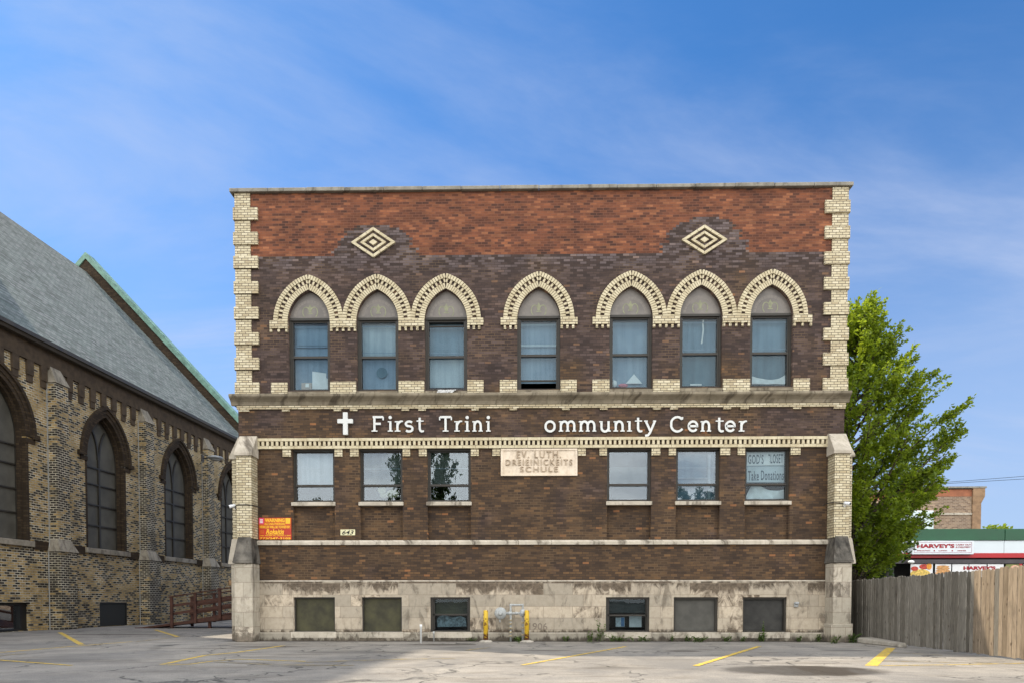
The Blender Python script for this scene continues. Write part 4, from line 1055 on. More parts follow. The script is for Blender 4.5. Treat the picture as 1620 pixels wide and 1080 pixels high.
# ------------------------------------------------------------------ the church
_r = ray(880, 950); TH = atan2(_r.x, _r.y); P0 = gnd(0, 1000)
CH = thing('church', 'old black and tan brick church with pointed windows and a steep grey shingle roof', 'church', (P0.x, P0.y, 0), -TH)
chn = Vector((cos(TH), -sin(TH), 0)); chd = Vector((sin(TH), cos(TH), 0))
def chu(px, py, x=0.0):
    r = ray(px, py); C0 = Vector((0, 0, CAM_H)); t = ((P0 - C0).dot(chn) + x) / r.dot(chn); q = C0 + r*t - P0
    return q.dot(chd), q.z
def mat_church(name, dk):
    g = G(name); x, y, z = g.xyz(g.co()); uv = g.vec(g.math('ADD', x, y), z)
    c, f = g.brick(uv, .27, .102, .017); r = g.xyz(c)[0]
    big = g.noise(g.vec(g.math('ADD', x, y), z), sc=.32, detail=5, rough=.62); big2 = g.noise(uv, sc=1.4, detail=4)
    p = g.math('ADD', g.math('MULTIPLY', g.math('ADD', g.math('MULTIPLY', big, .7), g.math('MULTIPLY', big2, .3)), 2.3), dk)
    p = g.math('ADD', p, g.mr(z, 10.5, 5.5, -.28, .06)); p = g.math('ADD', p, g.mr(z, 2.2, 3.2, -.12, 0.0))
    dark = g.mr(g.math('SUBTRACT', p, r), -.05, .12)
    tan_ = g.ramp(g.noise(g.scale(uv, (3.7, 9.8, 1)), 1.0, 2), [(.3, (.215, .145, .058)), (.5, (.35, .242, .098)), (.7, (.47, .335, .145))])
    blk = g.ramp(g.noise(g.scale(uv, (3.7, 9.8, 1)), 1.0, 2), [(.3, (.016, .014, .012)), (.6, (.040, .033, .026)), (.8, (.09, .065, .042))])
    col = g.mix(dark, tan_, blk)
    soot = g.mr(g.math('ADD', g.noise(uv, sc=.8, detail=6), g.mr(z, 3.0, .4, 0, .14)), .52, .68, 0, .6)
    mort = g.mix(g.mr(big2, .35, .7), (.27, .24, .175), (.56, .515, .405))
    mort = g.mix(soot, mort, (.09, .08, .065))
    col = g.mix(f, col, mort)
    col = g.mix(g.mr(g.noise(sc=.5, detail=6), .56, .72, 0, .4), col, g.mix(1.0, col, (.55, .53, .5), 'MULTIPLY'))
    g.bump(g.math('MULTIPLY', f, -1.0), .5, .012)
    return g.fin(col, .88, .2)
M_CH = mat_church('church_brick', -.63); M_CH2 = mat_church('sooty_church_brick', -.26)
def mat_brown():
    g = G('brown_moulded_brick'); x, y, z = g.xyz(g.co()); uv = g.vec(g.math('ADD', x, y), z)
    c, f = g.brick(uv, .27, .102, .012); r = g.xyz(c)[0]
    col = g.ramp(r, [(0, (.030, .021, .013)), (.6, (.046, .032, .019)), (1, (.066, .045, .026))])
    return g.fin(g.mix(f, col, (.03, .022, .016)), .85, .2)
M_BROWN = mat_brown()
M_BROWN2 = plain('brown_corbel_brick', (.072, .052, .034), .85, .3, 4, .2)
def mat_shingle():
    g = G('grey_asphalt_shingles'); x, y, z = g.xyz(g.co()); v = g.vec(y, g.math('MULTIPLY', z, 1.38))
    c, f = g.brick(v, .33, .16, .012, .37); r = g.xyz(c)[0]
    col = g.ramp(r, [(0, (.070, .086, .083)), (.35, (.112, .132, .127)), (.7, (.15, .168, .164)), (1, (.21, .226, .225))])
    col = g.mix(g.mr(g.noise(v, 1.1, 5), .35, .7, 0, .45), col, (.22, .265, .245))
    rowl = g.mr(g.math('FRACT', g.math('DIVIDE', g.math('MULTIPLY', z, 1.38), .32)), .0, .35, .55, 0.0); col = g.mix(rowl, col, (.045, .05, .05))
    col = g.mix(g.math('MULTIPLY', f, .8), col, (.04, .045, .045))
    g.bump(g.math('MULTIPLY', f, -1.0), .6, .01); return g.fin(col, .9, .2)
M_SHING = mat_shingle()
M_COPPER = plain('verdigris_copper', (.155, .275, .22), .6, .3, 2.5); M_GUTTER = plain('dark_gutter', (.055, .048, .038), .5, .25, 3)
M_CSTONE = mat_stone('church_cap_stone', (.22, .195, .15), (.33, .295, .235), 0, 0, .6)
M_CPANE = plain('dull_protective_pane', (.092, .088, .074), .6, .25, 1.4, .2)
CY0, CY1, EV = -15.0, 22.0, 12.2
S0, SP = .13, 6.5
cmap = lambda u, v, w: (-w, u, v)                     # u along the wall, v up, w into the wall
WIN = [S0 + SP*k for k in range(-2, 4)]
a_w, sill_z, spr, rise_w = 1.40, 3.80, 8.15, 2.15
loops = [[(CY0, 0), (CY1, 0), (CY1, EV), (CY0, EV)]]
for c_ in WIN:
    hh = gothic(c_, a_w, spr, rise_w, 0, 12, sill_z); loops.append([p for p in hh])
BASE = [(-.75, 1.63), (5.98, 8.12)] 
for y0, y1 in BASE: loops.append([(y0, .0+.02), (y1, .02), (y1, 1.2), (y0, 1.2)])
fill('wall', loops, 0, .7, cmap, M_CH, CH)
b = MB(); b.box(-23.2, -22.5, CY0, CY1, 0, EV); b.xz([(-23.5, 0), (0, 0), (0, EV), (-11.75, 24.6), (-23.5, EV)], CY0-.5, CY0-.01); b.box(-22.4, -1.5, CY0+.5, CY1-.5, .0, .2)
b.build('rear_wall', M_CH, CH)
b = MB()
for c_ in WIN: b.box(-1.6, -1.5, c_-2.2, c_+2.2, .3, 11)
for y0, y1 in BASE: b.box(-1.5, -1.4, y0-.3, y1+.3, .1, 1.6)
b.build('dark_interior', M_DARKROOM, CH)
# windows
for k, c_ in enumerate(WIN):
    b = MB(); o1 = gothic(c_, a_w, spr, rise_w, 0, 12, sill_z)
    def edge(off, t, x0, x1):
        A = gothic(c_, a_w, spr, rise_w, off, 14); I_ = gothic(c_, a_w, spr, rise_w, off-t, 14)
        for i in range(len(A)-1): b.prism([I_[i], A[i], A[i+1], I_[i+1]], x0, x1, lambda u, v, w: (w, u, v))
    edge(-.01, .09, -.5, -.33)
    for s_ in (-1, 1): b.box(-.5, -.33, c_+s_*(a_w-.055)-.045, c_+s_*(a_w-.055)+.045, sill_z, spr)
    b.box(-.48, -.35, c_-.055, c_+.055, sill_z, spr+.25)
    for z in (sill_z+.03, 4.95, 5.95, 6.95, 7.75): b.box(-.465, -.36, c_-a_w+.1, c_+a_w-.1, z-.03, z+.03)
    for s_ in (-1, 1):                                 # tracery curving out from the mullion
        pts = [(c_ + s_*(.05 + .78*(1-cos(t))), spr+.05 + 1.55*sin(t)) for t in [i*pi/2*.72/7 for i in range(8)]]
        for (u0, v0), (u1, v1) in zip(pts[:-1], pts[1:]):
            d = Vector((u1-u0, v1-v0)).normalized(); nx, nz = -d.y*.045, d.x*.045
            b.prism([(u0-nx, v0-nz), (u1-nx, v1-nz), (u1+nx, v1+nz), (u0+nx, v0+nz)], -.47, -.355, lambda u, v, w: (w, u, v))
    w = b.build('window', M_FRAME, CH)
    fill('pane', [gothic(c_, a_w-.05, spr, rise_w-.06, 0, 12, sill_z+.01)], .43, .44, cmap, M_CPANE, w)
    b = MB(); edge(.0, .14, -.34, -.17); edge(.16, .18, -.171, .03); edge(.34, .19, -.17, .07); edge(.47, .14, -.1, .14)
    for s_ in (-1, 1):
        b.box(-.3, .15, c_+s_*(a_w+.47)-.16, c_+s_*(a_w+.47)+.16, spr-.06, spr+.14)
        b.box(-.3, .05, c_+s_*(a_w+.22)-.24, c_+s_*(a_w+.22)+.24, spr-.26, spr-.061)
        b.box(-.34, .012, c_+s_*(a_w+.055)-.06, c_+s_*(a_w+.055)+.06, sill_z, spr-.261)
        b.box(-.34, -.17, c_+s_*(a_w-.07)-.064, c_+s_*(a_w-.07)+.064, sill_z, spr)
    b.build('window_hood', M_BROWN, w)
    b = MB(); b.yz([(0, 0)]*0 or [(c_-a_w-.25, sill_z-.26), (c_+a_w+.25, sill_z-.26), (c_+a_w+.25, sill_z-.01), (c_-a_w-.25, sill_z-.01)], -.4, .14); b.build('sill', M_CSTONE, w, .02)
# brown belt course, corbel table, eaves
b = MB(); segs = [CY0] + sum([[c_-a_w-.26, c_+a_w+.26] for c_ in WIN], []) + [CY1]
for i in range(0, len(segs), 2):
    if segs[i+1] > segs[i]: b = MB(); b.box(-.1, .05, segs[i], segs[i+1], 3.46, 3.82); b.build('belt_course', M_BROWN, CH)
b = MB(); b.box(-.1, .10, CY0, CY1, 11.35, EV-.02)
y = CY0+.2
while y < CY1:
    b.box(-.1, .095, y, y+.36, 10.75, 11.349); b.box(-.1, .06, y+.02, y+.34, 10.45, 10.749); y += .78
b.build('corbel_table', M_BROWN2, CH)
b = MB(); b.yz([(0, 0)]*0 or [], 0, 0) if False else None
b.xz([(.0, EV-.12), (.36, EV-.12), (.42, EV-.02), (.5, EV), (.5, EV+.16), (.44, EV+.16), (.40, EV+.06), (.0, EV+.06)], CY0-.3, CY1-.02); b.build('gutter', M_GUTTER, CH)
m_r = 1.05; RW = 11.75; ZR = EV + m_r*(RW+.4)
b = MB(); b.xz([(.46, EV+.0), (-RW, ZR), (-RW, ZR-.3), (.2, EV-.06)], CY0-.4, CY1+.01); b.xz([(-2*RW-.46, EV), (-2*RW-.2, EV-.06), (-RW, ZR-.3), (-RW, ZR-.001)], CY0-.4, CY1+.01)
b.build('roof', M_SHING, CH)
b = MB(); yv, zv = 8.7, None
b.xz([(-RW+.25, ZR-.28), (-RW+.35, ZR+.02), (-RW+.05, ZR+.30), (-RW-.35, ZR+.02)], 9.2, 10.6); b.build('ridge_vent', plain('grey_vent_metal', (.16, .18, .18), .6), CH, .05)
# far gable parapet
b = MB()
b.xz([(.75, 0), (.75, EV-.1), (.75, EV+.35), (-RW, ZR+1.0), (-2*RW-.75, EV+.35), (-2*RW-.75, 0)], CY1+.02, CY1+.75)
b.build('gable_wall', M_BROWN, CH)
b = MB(); 
for sg in (1, -1):
    mm = lambda x: x if sg > 0 else -2*RW - x
    b.prism([(mm(.95), EV+.16), (mm(.95), EV+.62), (-RW, ZR+1.38), (-RW, ZR+.92)] if sg > 0 else [(mm(.95), EV+.16), (-RW, ZR+.92), (-RW, ZR+1.379), (mm(.95), EV+.62)], CY1-.06, CY1+.9, lambda u, v, w: (u, w, v))
for i in range(1, 7):
    f = i/7; x = .95 + (-RW-.95)*f; z = EV+.62 + (ZR+1.38-EV-.62)*f; b.xz([(x+.06, z-.45), (x+.06, z+.01), (x-.06, z+.13), (x-.06, z-.32)], CY1-.075, CY1-.061)
b.build('copper_coping', M_COPPER, CH)
# buttresses
for k in range(-2, 4):
    y0 = 2.78 + SP*k; y1 = y0 + .78
    if y1 > CY1: continue
    b = MB(); b.box(-.05, .40, y0, y1, 3.86, 10.75); b.box(-.05, .58, y0-.14, y1+.14, 0, 3.42)
    o = b.build('buttress', M_CH2, CH, .015)
    b = MB(); b.hexa([(-.02, y0-.05, 10.75), (.47, y0-.05, 10.75), (.47, y1+.05, 10.75), (-.02, y1+.05, 10.75), (-.02, y0+.1, 11.62), (.03, y0+.1, 11.62), (.03, y1-.1, 11.62), (-.02, y1-.1, 11.62)])
    b.build('cap_stone', M_CSTONE, o, .01); b = MB()
    b.hexa([(-.02, y0-.20, 3.42), (.64, y0-.20, 3.42), (.64, y1+.20, 3.42), (-.02, y1+.20, 3.42), (-.02, y0-.02, 3.95), (.40, y0-.02, 3.95), (.40, y1+.02, 3.95), (-.02, y1+.02, 3.95)])
    b.build('weathering', M_CSTONE, o, .01)
    b = MB(); b.tube([(.06, y0-.16, 0), (.06, y0-.16, 3.4), (.04, y0-.06, 3.9), (.04, y0-.06, 10.8)], .022, 6); b.build('conduit', plain('grey_conduit', (.30, .30, .28), .6), o)
# basement windows
b = MB(); (y0, y1) = BASE[0]
for (p, q, r, s_) in [(y0, y0+.12, .02, 1.2), (y1-.35, y1, .02, 1.2), (y0+.12, y1-.35, 1.08, 1.2), (y0+.12, y1-.35, .02, .1)]: b.box(-.45, -.2, p, q, r, s_)
b.box(-.42, -.25, y0+1.0, y0+1.06, .1, 1.08)
w = b.build('basement_window', M_BLACK, CH); p = MB(); p.box(-.36, -.35, y0+.12, y1-.35, .1, 1.08); p.build('pane', mat_glass('blue_grey_glass', .30), w)
p = MB(); p.box(-.6, -.59, y0-.05, y1+.05, 0.0, 1.25); p.build('blind', M_BL_BLUE, w)
b = MB(); (y0, y1) = BASE[1]; b.box(-.12, -.06, y0+.06, y1-.06, .03, 1.14); b.build('boarded_window', plain('dark_painted_board', (.022, .022, .018), .7, .3), CH, .01)
b = MB(); b.box(-.10, -.02, y0, y0+.06, .02, 1.2); b.box(-.10, -.02, y1-.06, y1, .02, 1.2); b.box(-.10, -.02, y0+.06, y1-.06, 1.14, 1.2); b.build('board_frame', M_BLACK, CH)
# unseen steeple block added left of view to throw shade on the lot
b = MB(); b.box(-16.2, -9.0, -3.5, 7.0, 14, 37.0); b.box(-15.8, -9.4, -9.5, -3.52, 14, 28.0)
b.build('added_shade_tower', M_CH, CH)
b = MB(); cx_, cy_ = -12.6, 1.75
for yy in (-1.4, 1.75, 4.9):
    b.cur = 0; b.prism(gothic(yy, .8, 33.0, 1.3, 0, 8, 29.0), -9.05, -8.92, lambda u, v, w: (w, u, v))
b.build('added_louvre', M_GUTTER, CH); b = MB(); cx_, cy_ = -12.6, 1.75
cn_ = [(-16.5, -3.8), (-8.7, -3.8), (-8.7, 7.3), (-16.5, 7.3)]
b.add([(*q, 37.02) for q in cn_] + [(cx_, cy_-2.5, 40.0), (cx_, cy_+2.5, 40.0)], [(3, 2, 1, 0), (0, 1, 4), (1, 2, 5, 4), (2, 3, 5), (3, 0, 4, 5)])
b.xz([(-16.1, 28.02), (-9.1, 28.02), (-12.6, 32.0)], -9.8, -3.55); b.build('added_spire', M_SHING, CH)

# floodlight on the church wall
yl, zl = chu(322, 729); lo = P0 + chd*(chu(320, 730, .4)[0]) + chn*.40 + Vector((0, 0, zl))
lm = thing('area_light', 'grey disc floodlight on a short arm from the last church buttress', 'lamp', lo, -TH)
b = MB(); b.box(-.02, .06, -.12, .12, -.2, .2); b.tube([(.06, 0, 0), (.5, 0, .03)], .035, 8); b.build('arm', M_GUTTER, lm)
b = MB(); b.smooth = True; b.lathe((.82, 0, .03), (0, 0, 1), [(.30, -.12), (.44, -.05), (.46, .0), (.40, .05), (.2, .10), (.06, .13), (.001, .13)], 22); b.build('lamp_head', plain('lamp_grey', (.30, .32, .33), .45, .15), lm)
b = MB(); b.smooth = True; b.lathe((.82, 0, .03), (0, 0, -1), [(.29, .121), (.22, .18), (.001, .2)], 18); b.build('lens', M_GPIPE, lm)

# wooden ramp in the alley
M_RAMP = plain('brown_stained_timber', (.070, .030, .020), .75, .35, 5); M_DECK = plain('worn_brown_decking', (.105, .050, .038), .8, .3, 7)
rp = thing('wooden_ramp', 'brown stained timber wheelchair ramp with railings in the alley by the church', 'ramp', (-18.3, 31.4, 0))
sl = .19; rise = lambda x: max(.03, min(1.1, (x-1.0)*sl+.03))
b = MB(); n = 54
for i in range(n):
    x0, x1 = .2 + 7.6*i/n, .2 + 7.6*(i+1)/n - .015
    b.hexa([(x0, .02, rise(x0)-.04), (x1, .02, rise(x1)-.04), (x1, 1.75, rise(x1)-.04), (x0, 1.75, rise(x0)-.04), (x0, .02, rise(x0)), (x1, .02, rise(x1)), (x1, 1.75, rise(x1)), (x0, 1.75, rise(x0))])
b.build('deck', M_DECK, rp)
b = MB()
for y0 in (-.03, 1.76): b.hexa([(.6, y0, -.01), (7.8, y0, .75), (7.8, y0+.045, .75), (.6, y0+.045, -.01), (.6, y0, .05), (7.8, y0, rise(7.8)), (7.8, y0+.045, rise(7.8)), (.6, y0+.045, .05)])
b.box(3.6, 3.72, .1, .2, 0, .5); b.box(5.8, 5.92, .1, .2, 0, .85); b.box(7.3, 7.42, .1, .2, 0, 1.0)
b.build('stringer', M_RAMP, rp)
for yy in (-.13, 1.81):
    for x in (2.0, 3.1, 4.25, 5.4, 6.6, 7.7):
        b = MB(); b.box(x-.065, x+.065, yy, yy+.095, max(0, rise(x)-.2), rise(x)+1.22); b.build('post', M_RAMP, rp, .006)
    for h, t in ((1.22, .05), (.82, .06), (.45, .06)):
        xa, xb = 1.9, 7.8; yo = yy + (.1 if yy < 0 else -.045); 
        if h > 1: b_ = (yy-.03, yy+.13)
        else: b_ = (yo, yo+.04)
        b = MB(); b.hexa([(xa, b_[0], rise(xa)+h-t*(h < 1)), (xb, b_[0], rise(xb)+h-t*(h < 1)), (xb, b_[1], rise(xb)+h-t*(h < 1)), (xa, b_[1], rise(xa)+h-t*(h < 1)), (xa, b_[0], rise(xa)+h+t), (xb, b_[0], rise(xb)+h+t), (xb, b_[1], rise(xb)+h+t), (xa, b_[1], rise(xa)+h+t)])
        b.build('rail', M_RAMP, rp, .005)
# notice on the church wall past the ramp
b = MB(); 
yn, zn = chu(364.5, 921); q = P0 + chd*yn + chn*.05 + Vector((0, 0, zn)); b.box(-.01, .02, -.33, .33, -.17, .17); o = b.build('notice_board', plain('orange_notice', (.50, .29, .12), .6, .2, 6), None, .004); o.location = q; o.rotation_euler = (0, 0, -TH)
tag(o, 'small orange notice on the church wall beyond the ramp', 'sign')

# ------------------------------------------------------------------ fence at the right
def mat_fence(name, a, b_):
    g = G(name); x, y, z = g.xyz(g.co()); oi = g.n('ShaderNodeObjectInfo').outputs['Random']
    v = g.vec(g.math('ADD', g.math('MULTIPLY', y, 9.0), g.math('MULTIPLY', oi, 53.0)), g.math('MULTIPLY', z, .8), g.math('MULTIPLY', oi, 17.0))
    gr_ = g.noise(v, 3.0, 7, .65, 1.1); kn = g.n('ShaderNodeTexVoronoi'); g.put(kn.inputs['Vector'], g.vec(g.math('ADD', g.math('MULTIPLY', y, 7.0), g.math('MULTIPLY', oi, 31.0)), g.math('MULTIPLY', z, 3.2), 0.0)); kn.inputs['Scale'].default_value = 1
    knot = g.mr(kn.outputs['Distance'], .16, .06)
    col = g.mix(g.mr(gr_, .3, .7), a, b_)
    col = g.mix(g.mr(oi, 0, 1, 0, .9, False), col, g.mix(1.0, col, (.50, .485, .46), 'MULTIPLY'))
    col = g.mix(g.math('MULTIPLY', knot, .8), col, (.055, .035, .022))
    stn = g.noise(g.vec(y, z, g.math('MULTIPLY', oi, 9.0)), 1.6, 5, .6)
    col = g.mix(g.mr(stn, .52, .72, 0, .5), col, g.mix(1.0, col, (.5, .5, .52), 'MULTIPLY'))
    g.bump(g.math('ADD', gr_, g.math('MULTIPLY', knot, .8)), .5, .01)
    return g.fin(col, .88, .2)
M_BOARD = mat_fence('shade_grey_weathered_board', (.150, .138, .116), (.280, .258, .218)); M_BOARD2 = mat_fence('sunlit_tan_board', (.205, .160, .112), (.33, .262, .188))  # same wood: grey tone for the shaded stretch, tan for the sunlit
FA, FB = Vector((10.78, 23.6, 0)), Vector((10.42, 10.6, 0)); fl = (FB-FA).length; fd = (FB-FA).normalized(); frot = atan2(fd.y, fd.x) + pi/2
fn = thing('wooden_fence', 'tall weathered wooden board fence running from the hall towards the viewer', 'fence', FA, 0)
s_ = 0.0; i = 0; rf = random.Random(4)
while s_ < fl:
    w_ = rf.uniform(.125, .15); p = fd*(s_ + w_/2); h = 1.93 + .05*s_/fl*2 + rf.uniform(-.02, .025); zb_ = .02 + rf.uniform(0, .03)
    b = MB(); d_ = .02; c_ = .028; hw = w_/2 - .004
    pts = [(-hw, zb_), (hw, zb_), (hw, h-c_), (hw-c_, h), (-hw+c_, h), (-hw, h-c_)]
    b.prism(pts, -d_/2, d_/2, lambda u, v, w: (w, u, v))
    o = b.build('board', M_BOARD if s_ < 7.3 or rf.random() < .08 else M_BOARD2, fn, .003)
    o.location = p + Vector((rf.uniform(-.006, .006), 0, 0)); o.rotation_euler = (rf.uniform(-.006, .006), 0, frot + rf.uniform(-.09, .09))
    s_ += w_ + rf.uniform(.006, .016); i += 1
for z in (.35, 1.05, 1.72):
    b = MB(); q = [Vector((.03, 0, 0)), Vector((.07, 0, 0))]; e = fd*fl
    b.hexa([(.03, 0, z), (.07, 0, z), (e.x+.07, e.y, z), (e.x+.03, e.y, z), (.03, 0, z+.09), (.07, 0, z+.09), (e.x+.07, e.y, z+.09), (e.x+.03, e.y, z+.09)]); b.build('rail', M_BOARD, fn)
for k in range(5):
    b = MB(); p = fd*(fl*k/4); b.box(p.x+.08, p.x+.17, p.y-.045, p.y+.045, 0, 1.9); b.build('post', M_BOARD, fn)
# concrete kerb slab at its foot
p1, p2 = gnd(1356, 1018), gnd(1402, 1022); 
b = MB(); b.hexa([(10.02, 20.9, 0), (10.20, 18.7, 0), (10.42, 18.7, 0), (10.60, 20.9, 0), (10.04, 20.9, .16), (10.22, 18.75, .12), (10.42, 18.75, .12), (10.58, 20.9, .17)])
o = b.build('concrete_kerb', mat_stone('kerb_concrete', (.28, .255, .21), (.40, .365, .31), 0, 0, .6), None, .025); tag(o, 'rough concrete kerb slab lying at the foot of the wooden fence', 'kerb')

# ------------------------------------------------------------------ leaves, trees, weeds
def mat_leaf(name, a, b_, tr, k=.45, sc=.7):
    g = G(name); p = g.geo()
    n = g.noise(p, sc, 4); n2 = g.noise(p, 9, 2)
    col = g.mix(g.mr(n, .3, .7), a, b_); col = g.mix(g.mr(n2, .3, .7, 0, .5), col, g.mix(1.0, col, (1.5, 1.4, 1.0), 'MULTIPLY'))
    g.fin(col, .5, .35)
    t = g.n('ShaderNodeBsdfTranslucent'); g.put(t.inputs[0], g.mix(g.mr(n2, .3, .7), tr, tuple(x*.7 for x in tr)))
    mx = g.n('ShaderNodeMixShader'); mx.inputs[0].default_value = k; g.t.links.new(g.b.outputs[0], mx.inputs[1]); g.t.links.new(t.outputs[0], mx.inputs[2]); g.t.links.new(mx.outputs[0], g.out.inputs[0])
    return g.m
M_LEAF = mat_leaf('maple_leaf', (.095, .150, .014), (.140, .195, .020), (.46, .58, .035))
M_LEAF2 = mat_leaf('dark_leaf', (.022, .045, .012), (.05, .085, .02), (.10, .16, .02), .3)
M_WEED = mat_leaf('weed_leaf', (.06, .11, .025), (.10, .16, .035), (.16, .26, .03), .3, 3)
M_BARK = plain('bark', (.075, .058, .042), .9, .35, 8, bump=.5)
def leaf(b, p, d, up, L, Wd):
    d = d.normalized(); s_ = d.cross(up)
    if s_.length < 1e-3: s_ = d.orthogonal()
    s_ = s_.normalized()*Wd; q = p + d*L
    m = p + d*L*.45; k = len(b.v)
    b.v += [tuple(p), tuple(m+s_), tuple(q), tuple(m-s_)]; b.f.append([k, k+1, k+2, k+3]); b.mi.append(b.cur); b.sm.append(False)
def tree(t, rfun, htop, hbase, nl, seed, lean=(0, 0), leaves=34, keep=None, lw=.06, lL=.15, tr=.22, sprays=6, ml=None, dens=.26, sl_=(.5, 1.05)):
    rnd = random.Random(seed); tk = MB(); tk.smooth = True; lf = MB()
    axis = lambda z: Vector((lean[0]*z/htop + .12*sin(z*.7), lean[1]*z/htop + .1*sin(z*.9+1), z))
    tk.tube([axis(htop*.93*i/12) for i in range(13)], tr, 9, .025)
    for i in range(nl):
        f = (i+.5)/nl; z1 = hbase + (htop-hbase)*f**.9; phi = i*2.399963 + rnd.uniform(-.4, .4); R = rfun(z1, phi)*rnd.uniform(.78, 1.08)
        z0 = max(hbase*.55, z1 - R*rnd.uniform(.45, .8) - .3)
        A = axis(z0); E_ = axis(z1) + Vector((cos(phi)*R, sin(phi)*R, 0))
        E_.z = z1 + .1
        mid = A.lerp(E_, .55) + Vector((0, 0, -.12*R)); pts = []
        for k in range(9):
            u = k/8; pts.append(A*(1-u)**2 + mid*2*u*(1-u) + E_*u*u)
        if keep is None or all(keep(p) for p in pts): tk.tube(pts, .045 + .012*R, 5, .008)
        for k in range(sprays + int(R*1.3)):
            u = rnd.uniform(.28, 1.0)**.8; j = min(7, int(u*8)); base = pts[j].lerp(pts[j+1], u*8-j)
            dirv = (pts[j+1]-pts[j]).normalized()
            side = Vector((rnd.gauss(0, 1), rnd.gauss(0, 1), rnd.gauss(.35, .55))).normalized()
            sd_ = (dirv*1.15 + side*.8 + Vector((.42, -.05, .36))).normalized(); SL = rnd.uniform(*sl_)
            tw = [base, base + sd_*SL*.5 + Vector((0, 0, .03)), base + sd_*SL]
            if keep is not None and not all(keep(p) for p in tw): continue
            tk.tube(tw, .012, 3, .004, False)
            for q in range(leaves):
                v = rnd.random(); c_ = base + sd_*SL*v + Vector((rnd.gauss(0, 1), rnd.gauss(0, 1), rnd.gauss(0, .75)))*dens*(.35+.65*(1-v))*.72
                if keep is not None and not keep(c_): continue
                ld = (sd_*.8 + Vector((rnd.gauss(0, .7), rnd.gauss(0, .7), rnd.gauss(-.25, .5)))); leaf(lf, c_, ld, Vector((rnd.gauss(0, .6), rnd.gauss(0, .6), 1)), lL*rnd.uniform(.7, 1.25), lw*rnd.uniform(.7, 1.2))
    o1 = tk.build('trunk', M_BARK, t, fix=False); o2 = lf.build('crown', ml or M_LEAF, t, fix=False)
    return o1, o2
TB = Vector((13.2, 28.0, 0))
prof = [(2.6, 1.3), (3.4, 1.9), (4.4, 2.7), (5.6, 3.4), (6.8, 3.7), (7.8, 3.4), (8.6, 2.8), (9.4, 2.1), (10.2, 1.5), (11.0, .95), (11.8, .5), (12.5, .15)]
def rprof(z, phi=0):
    for (z0, r0), (z1, r1) in zip(prof[:-1], prof[1:]):
        if z <= z1: return r0 + (r1-r0)*max(0, (z-z0)/(z1-z0))
    return .2
mt = thing('maple_tree', 'bright green leafy tree rising behind the fence beside the hall', 'tree', TB)
tree(mt, rprof, 12.2, 2.6, 118, 11, (.0, 0), 92, lambda p: p.x + TB.x > XR + .35, sprays=5, lw=.052, lL=.14, dens=.165, sl_=(.75, 1.6))
# street trees behind the viewer: the ones mirrored in the lower windows
st = thing('street_tree', 'broad low dark street tree behind the camera, leftmost of three', 'tree', (-19.5, -19.0, 0), 0, 'street trees behind the viewer')
c1_, c2_ = tree(st, lambda z, phi: 3.6*sqrt(max(.02, 1-((z-6.0)/4.2)**2)), 9.8, 2.4, 46, 21, (0, 0), 26, None, .10, .24, .24, 7, M_LEAF2, .4)
for loc, rz, sc, lab in [((-9.2, -19.0, 0), 2.0, (.85, .85, 1.75), 'tallest dark street tree behind the camera, left of the middle'), ((16.2, -21.0, 0), 4.1, (.9, .9, 1.17), 'dark street tree behind the camera, rightmost of three')]:
    t2 = st.copy(); COL.objects.link(t2); t2.location = loc; t2.rotation_euler = (0, 0, rz); t2.scale = sc; t2['label'] = lab
    for ch in (c1_, c2_):
        c_ = ch.copy(); COL.objects.link(c_); c_.parent = t2
# bushes far behind the restaurant
far = thing('far_tree', 'small tree top showing above the green restaurant roof by the brick block', 'tree', (62.5, 92, 0))
tree(far, lambda z, phi: 1.5*sqrt(max(.02, 1-((z-8.0)/3.0)**2)), 10.6, 5.0, 30, 33, (0, 0), 22, None, .2, .45, .25, 6, M_LEAF, .6)
far2 = thing('garden_tree', 'dark leafy tree behind the maple beside the restaurant', 'tree', (19.0, 41.0, 0))
tree(far2, lambda z, phi: 3.0*sqrt(max(.02, 1-((z-4.6)/3.2)**2)), 7.6, 1.8, 34, 35, (0, 0), 24, None, .13, .3, .2, 6, M_LEAF2, .45)

def weed(px, py, h, nst, lab, seed, spread=.12, L=.08, cat='weed'):
    rnd = random.Random(seed); p = gnd(px, py)
    if p.y > FY - .16 and p.x < 9.4: p.y = FY - .2
    t = MB(); lf = MB()
    e = thing('weed_plant', lab, cat, p, 0, 'weeds along the foot of the wall')
    for i in range(nst):
        hh = h*rnd.uniform(.55, 1.0); dx, dy = rnd.gauss(0, spread), -abs(rnd.gauss(0, spread*.5)); b0 = Vector((rnd.gauss(0, spread*.6), rnd.uniform(-.05, .02), 0))
        pts = [b0, b0 + Vector((dx*.3, dy*.3, hh*.5)), b0 + Vector((dx, dy, hh))]
        t.tube(pts, .007, 4, .003, False)
        for k in range(int(9 + hh*34)):
            u = rnd.uniform(.08, 1); c_ = pts[0].lerp(pts[2], u); a = rnd.uniform(0, 6.28)
            leaf(lf, c_, Vector((cos(a), sin(a)*.8, rnd.uniform(-.2, .7))), Vector((0, 0, 1)), L*rnd.uniform(.6, 1.3)*(1.15-.5*u), L*.26)
    t.build('stem', M_WEED, e, fix=False); lf.build('leaves', M_WEED, e, fix=False)
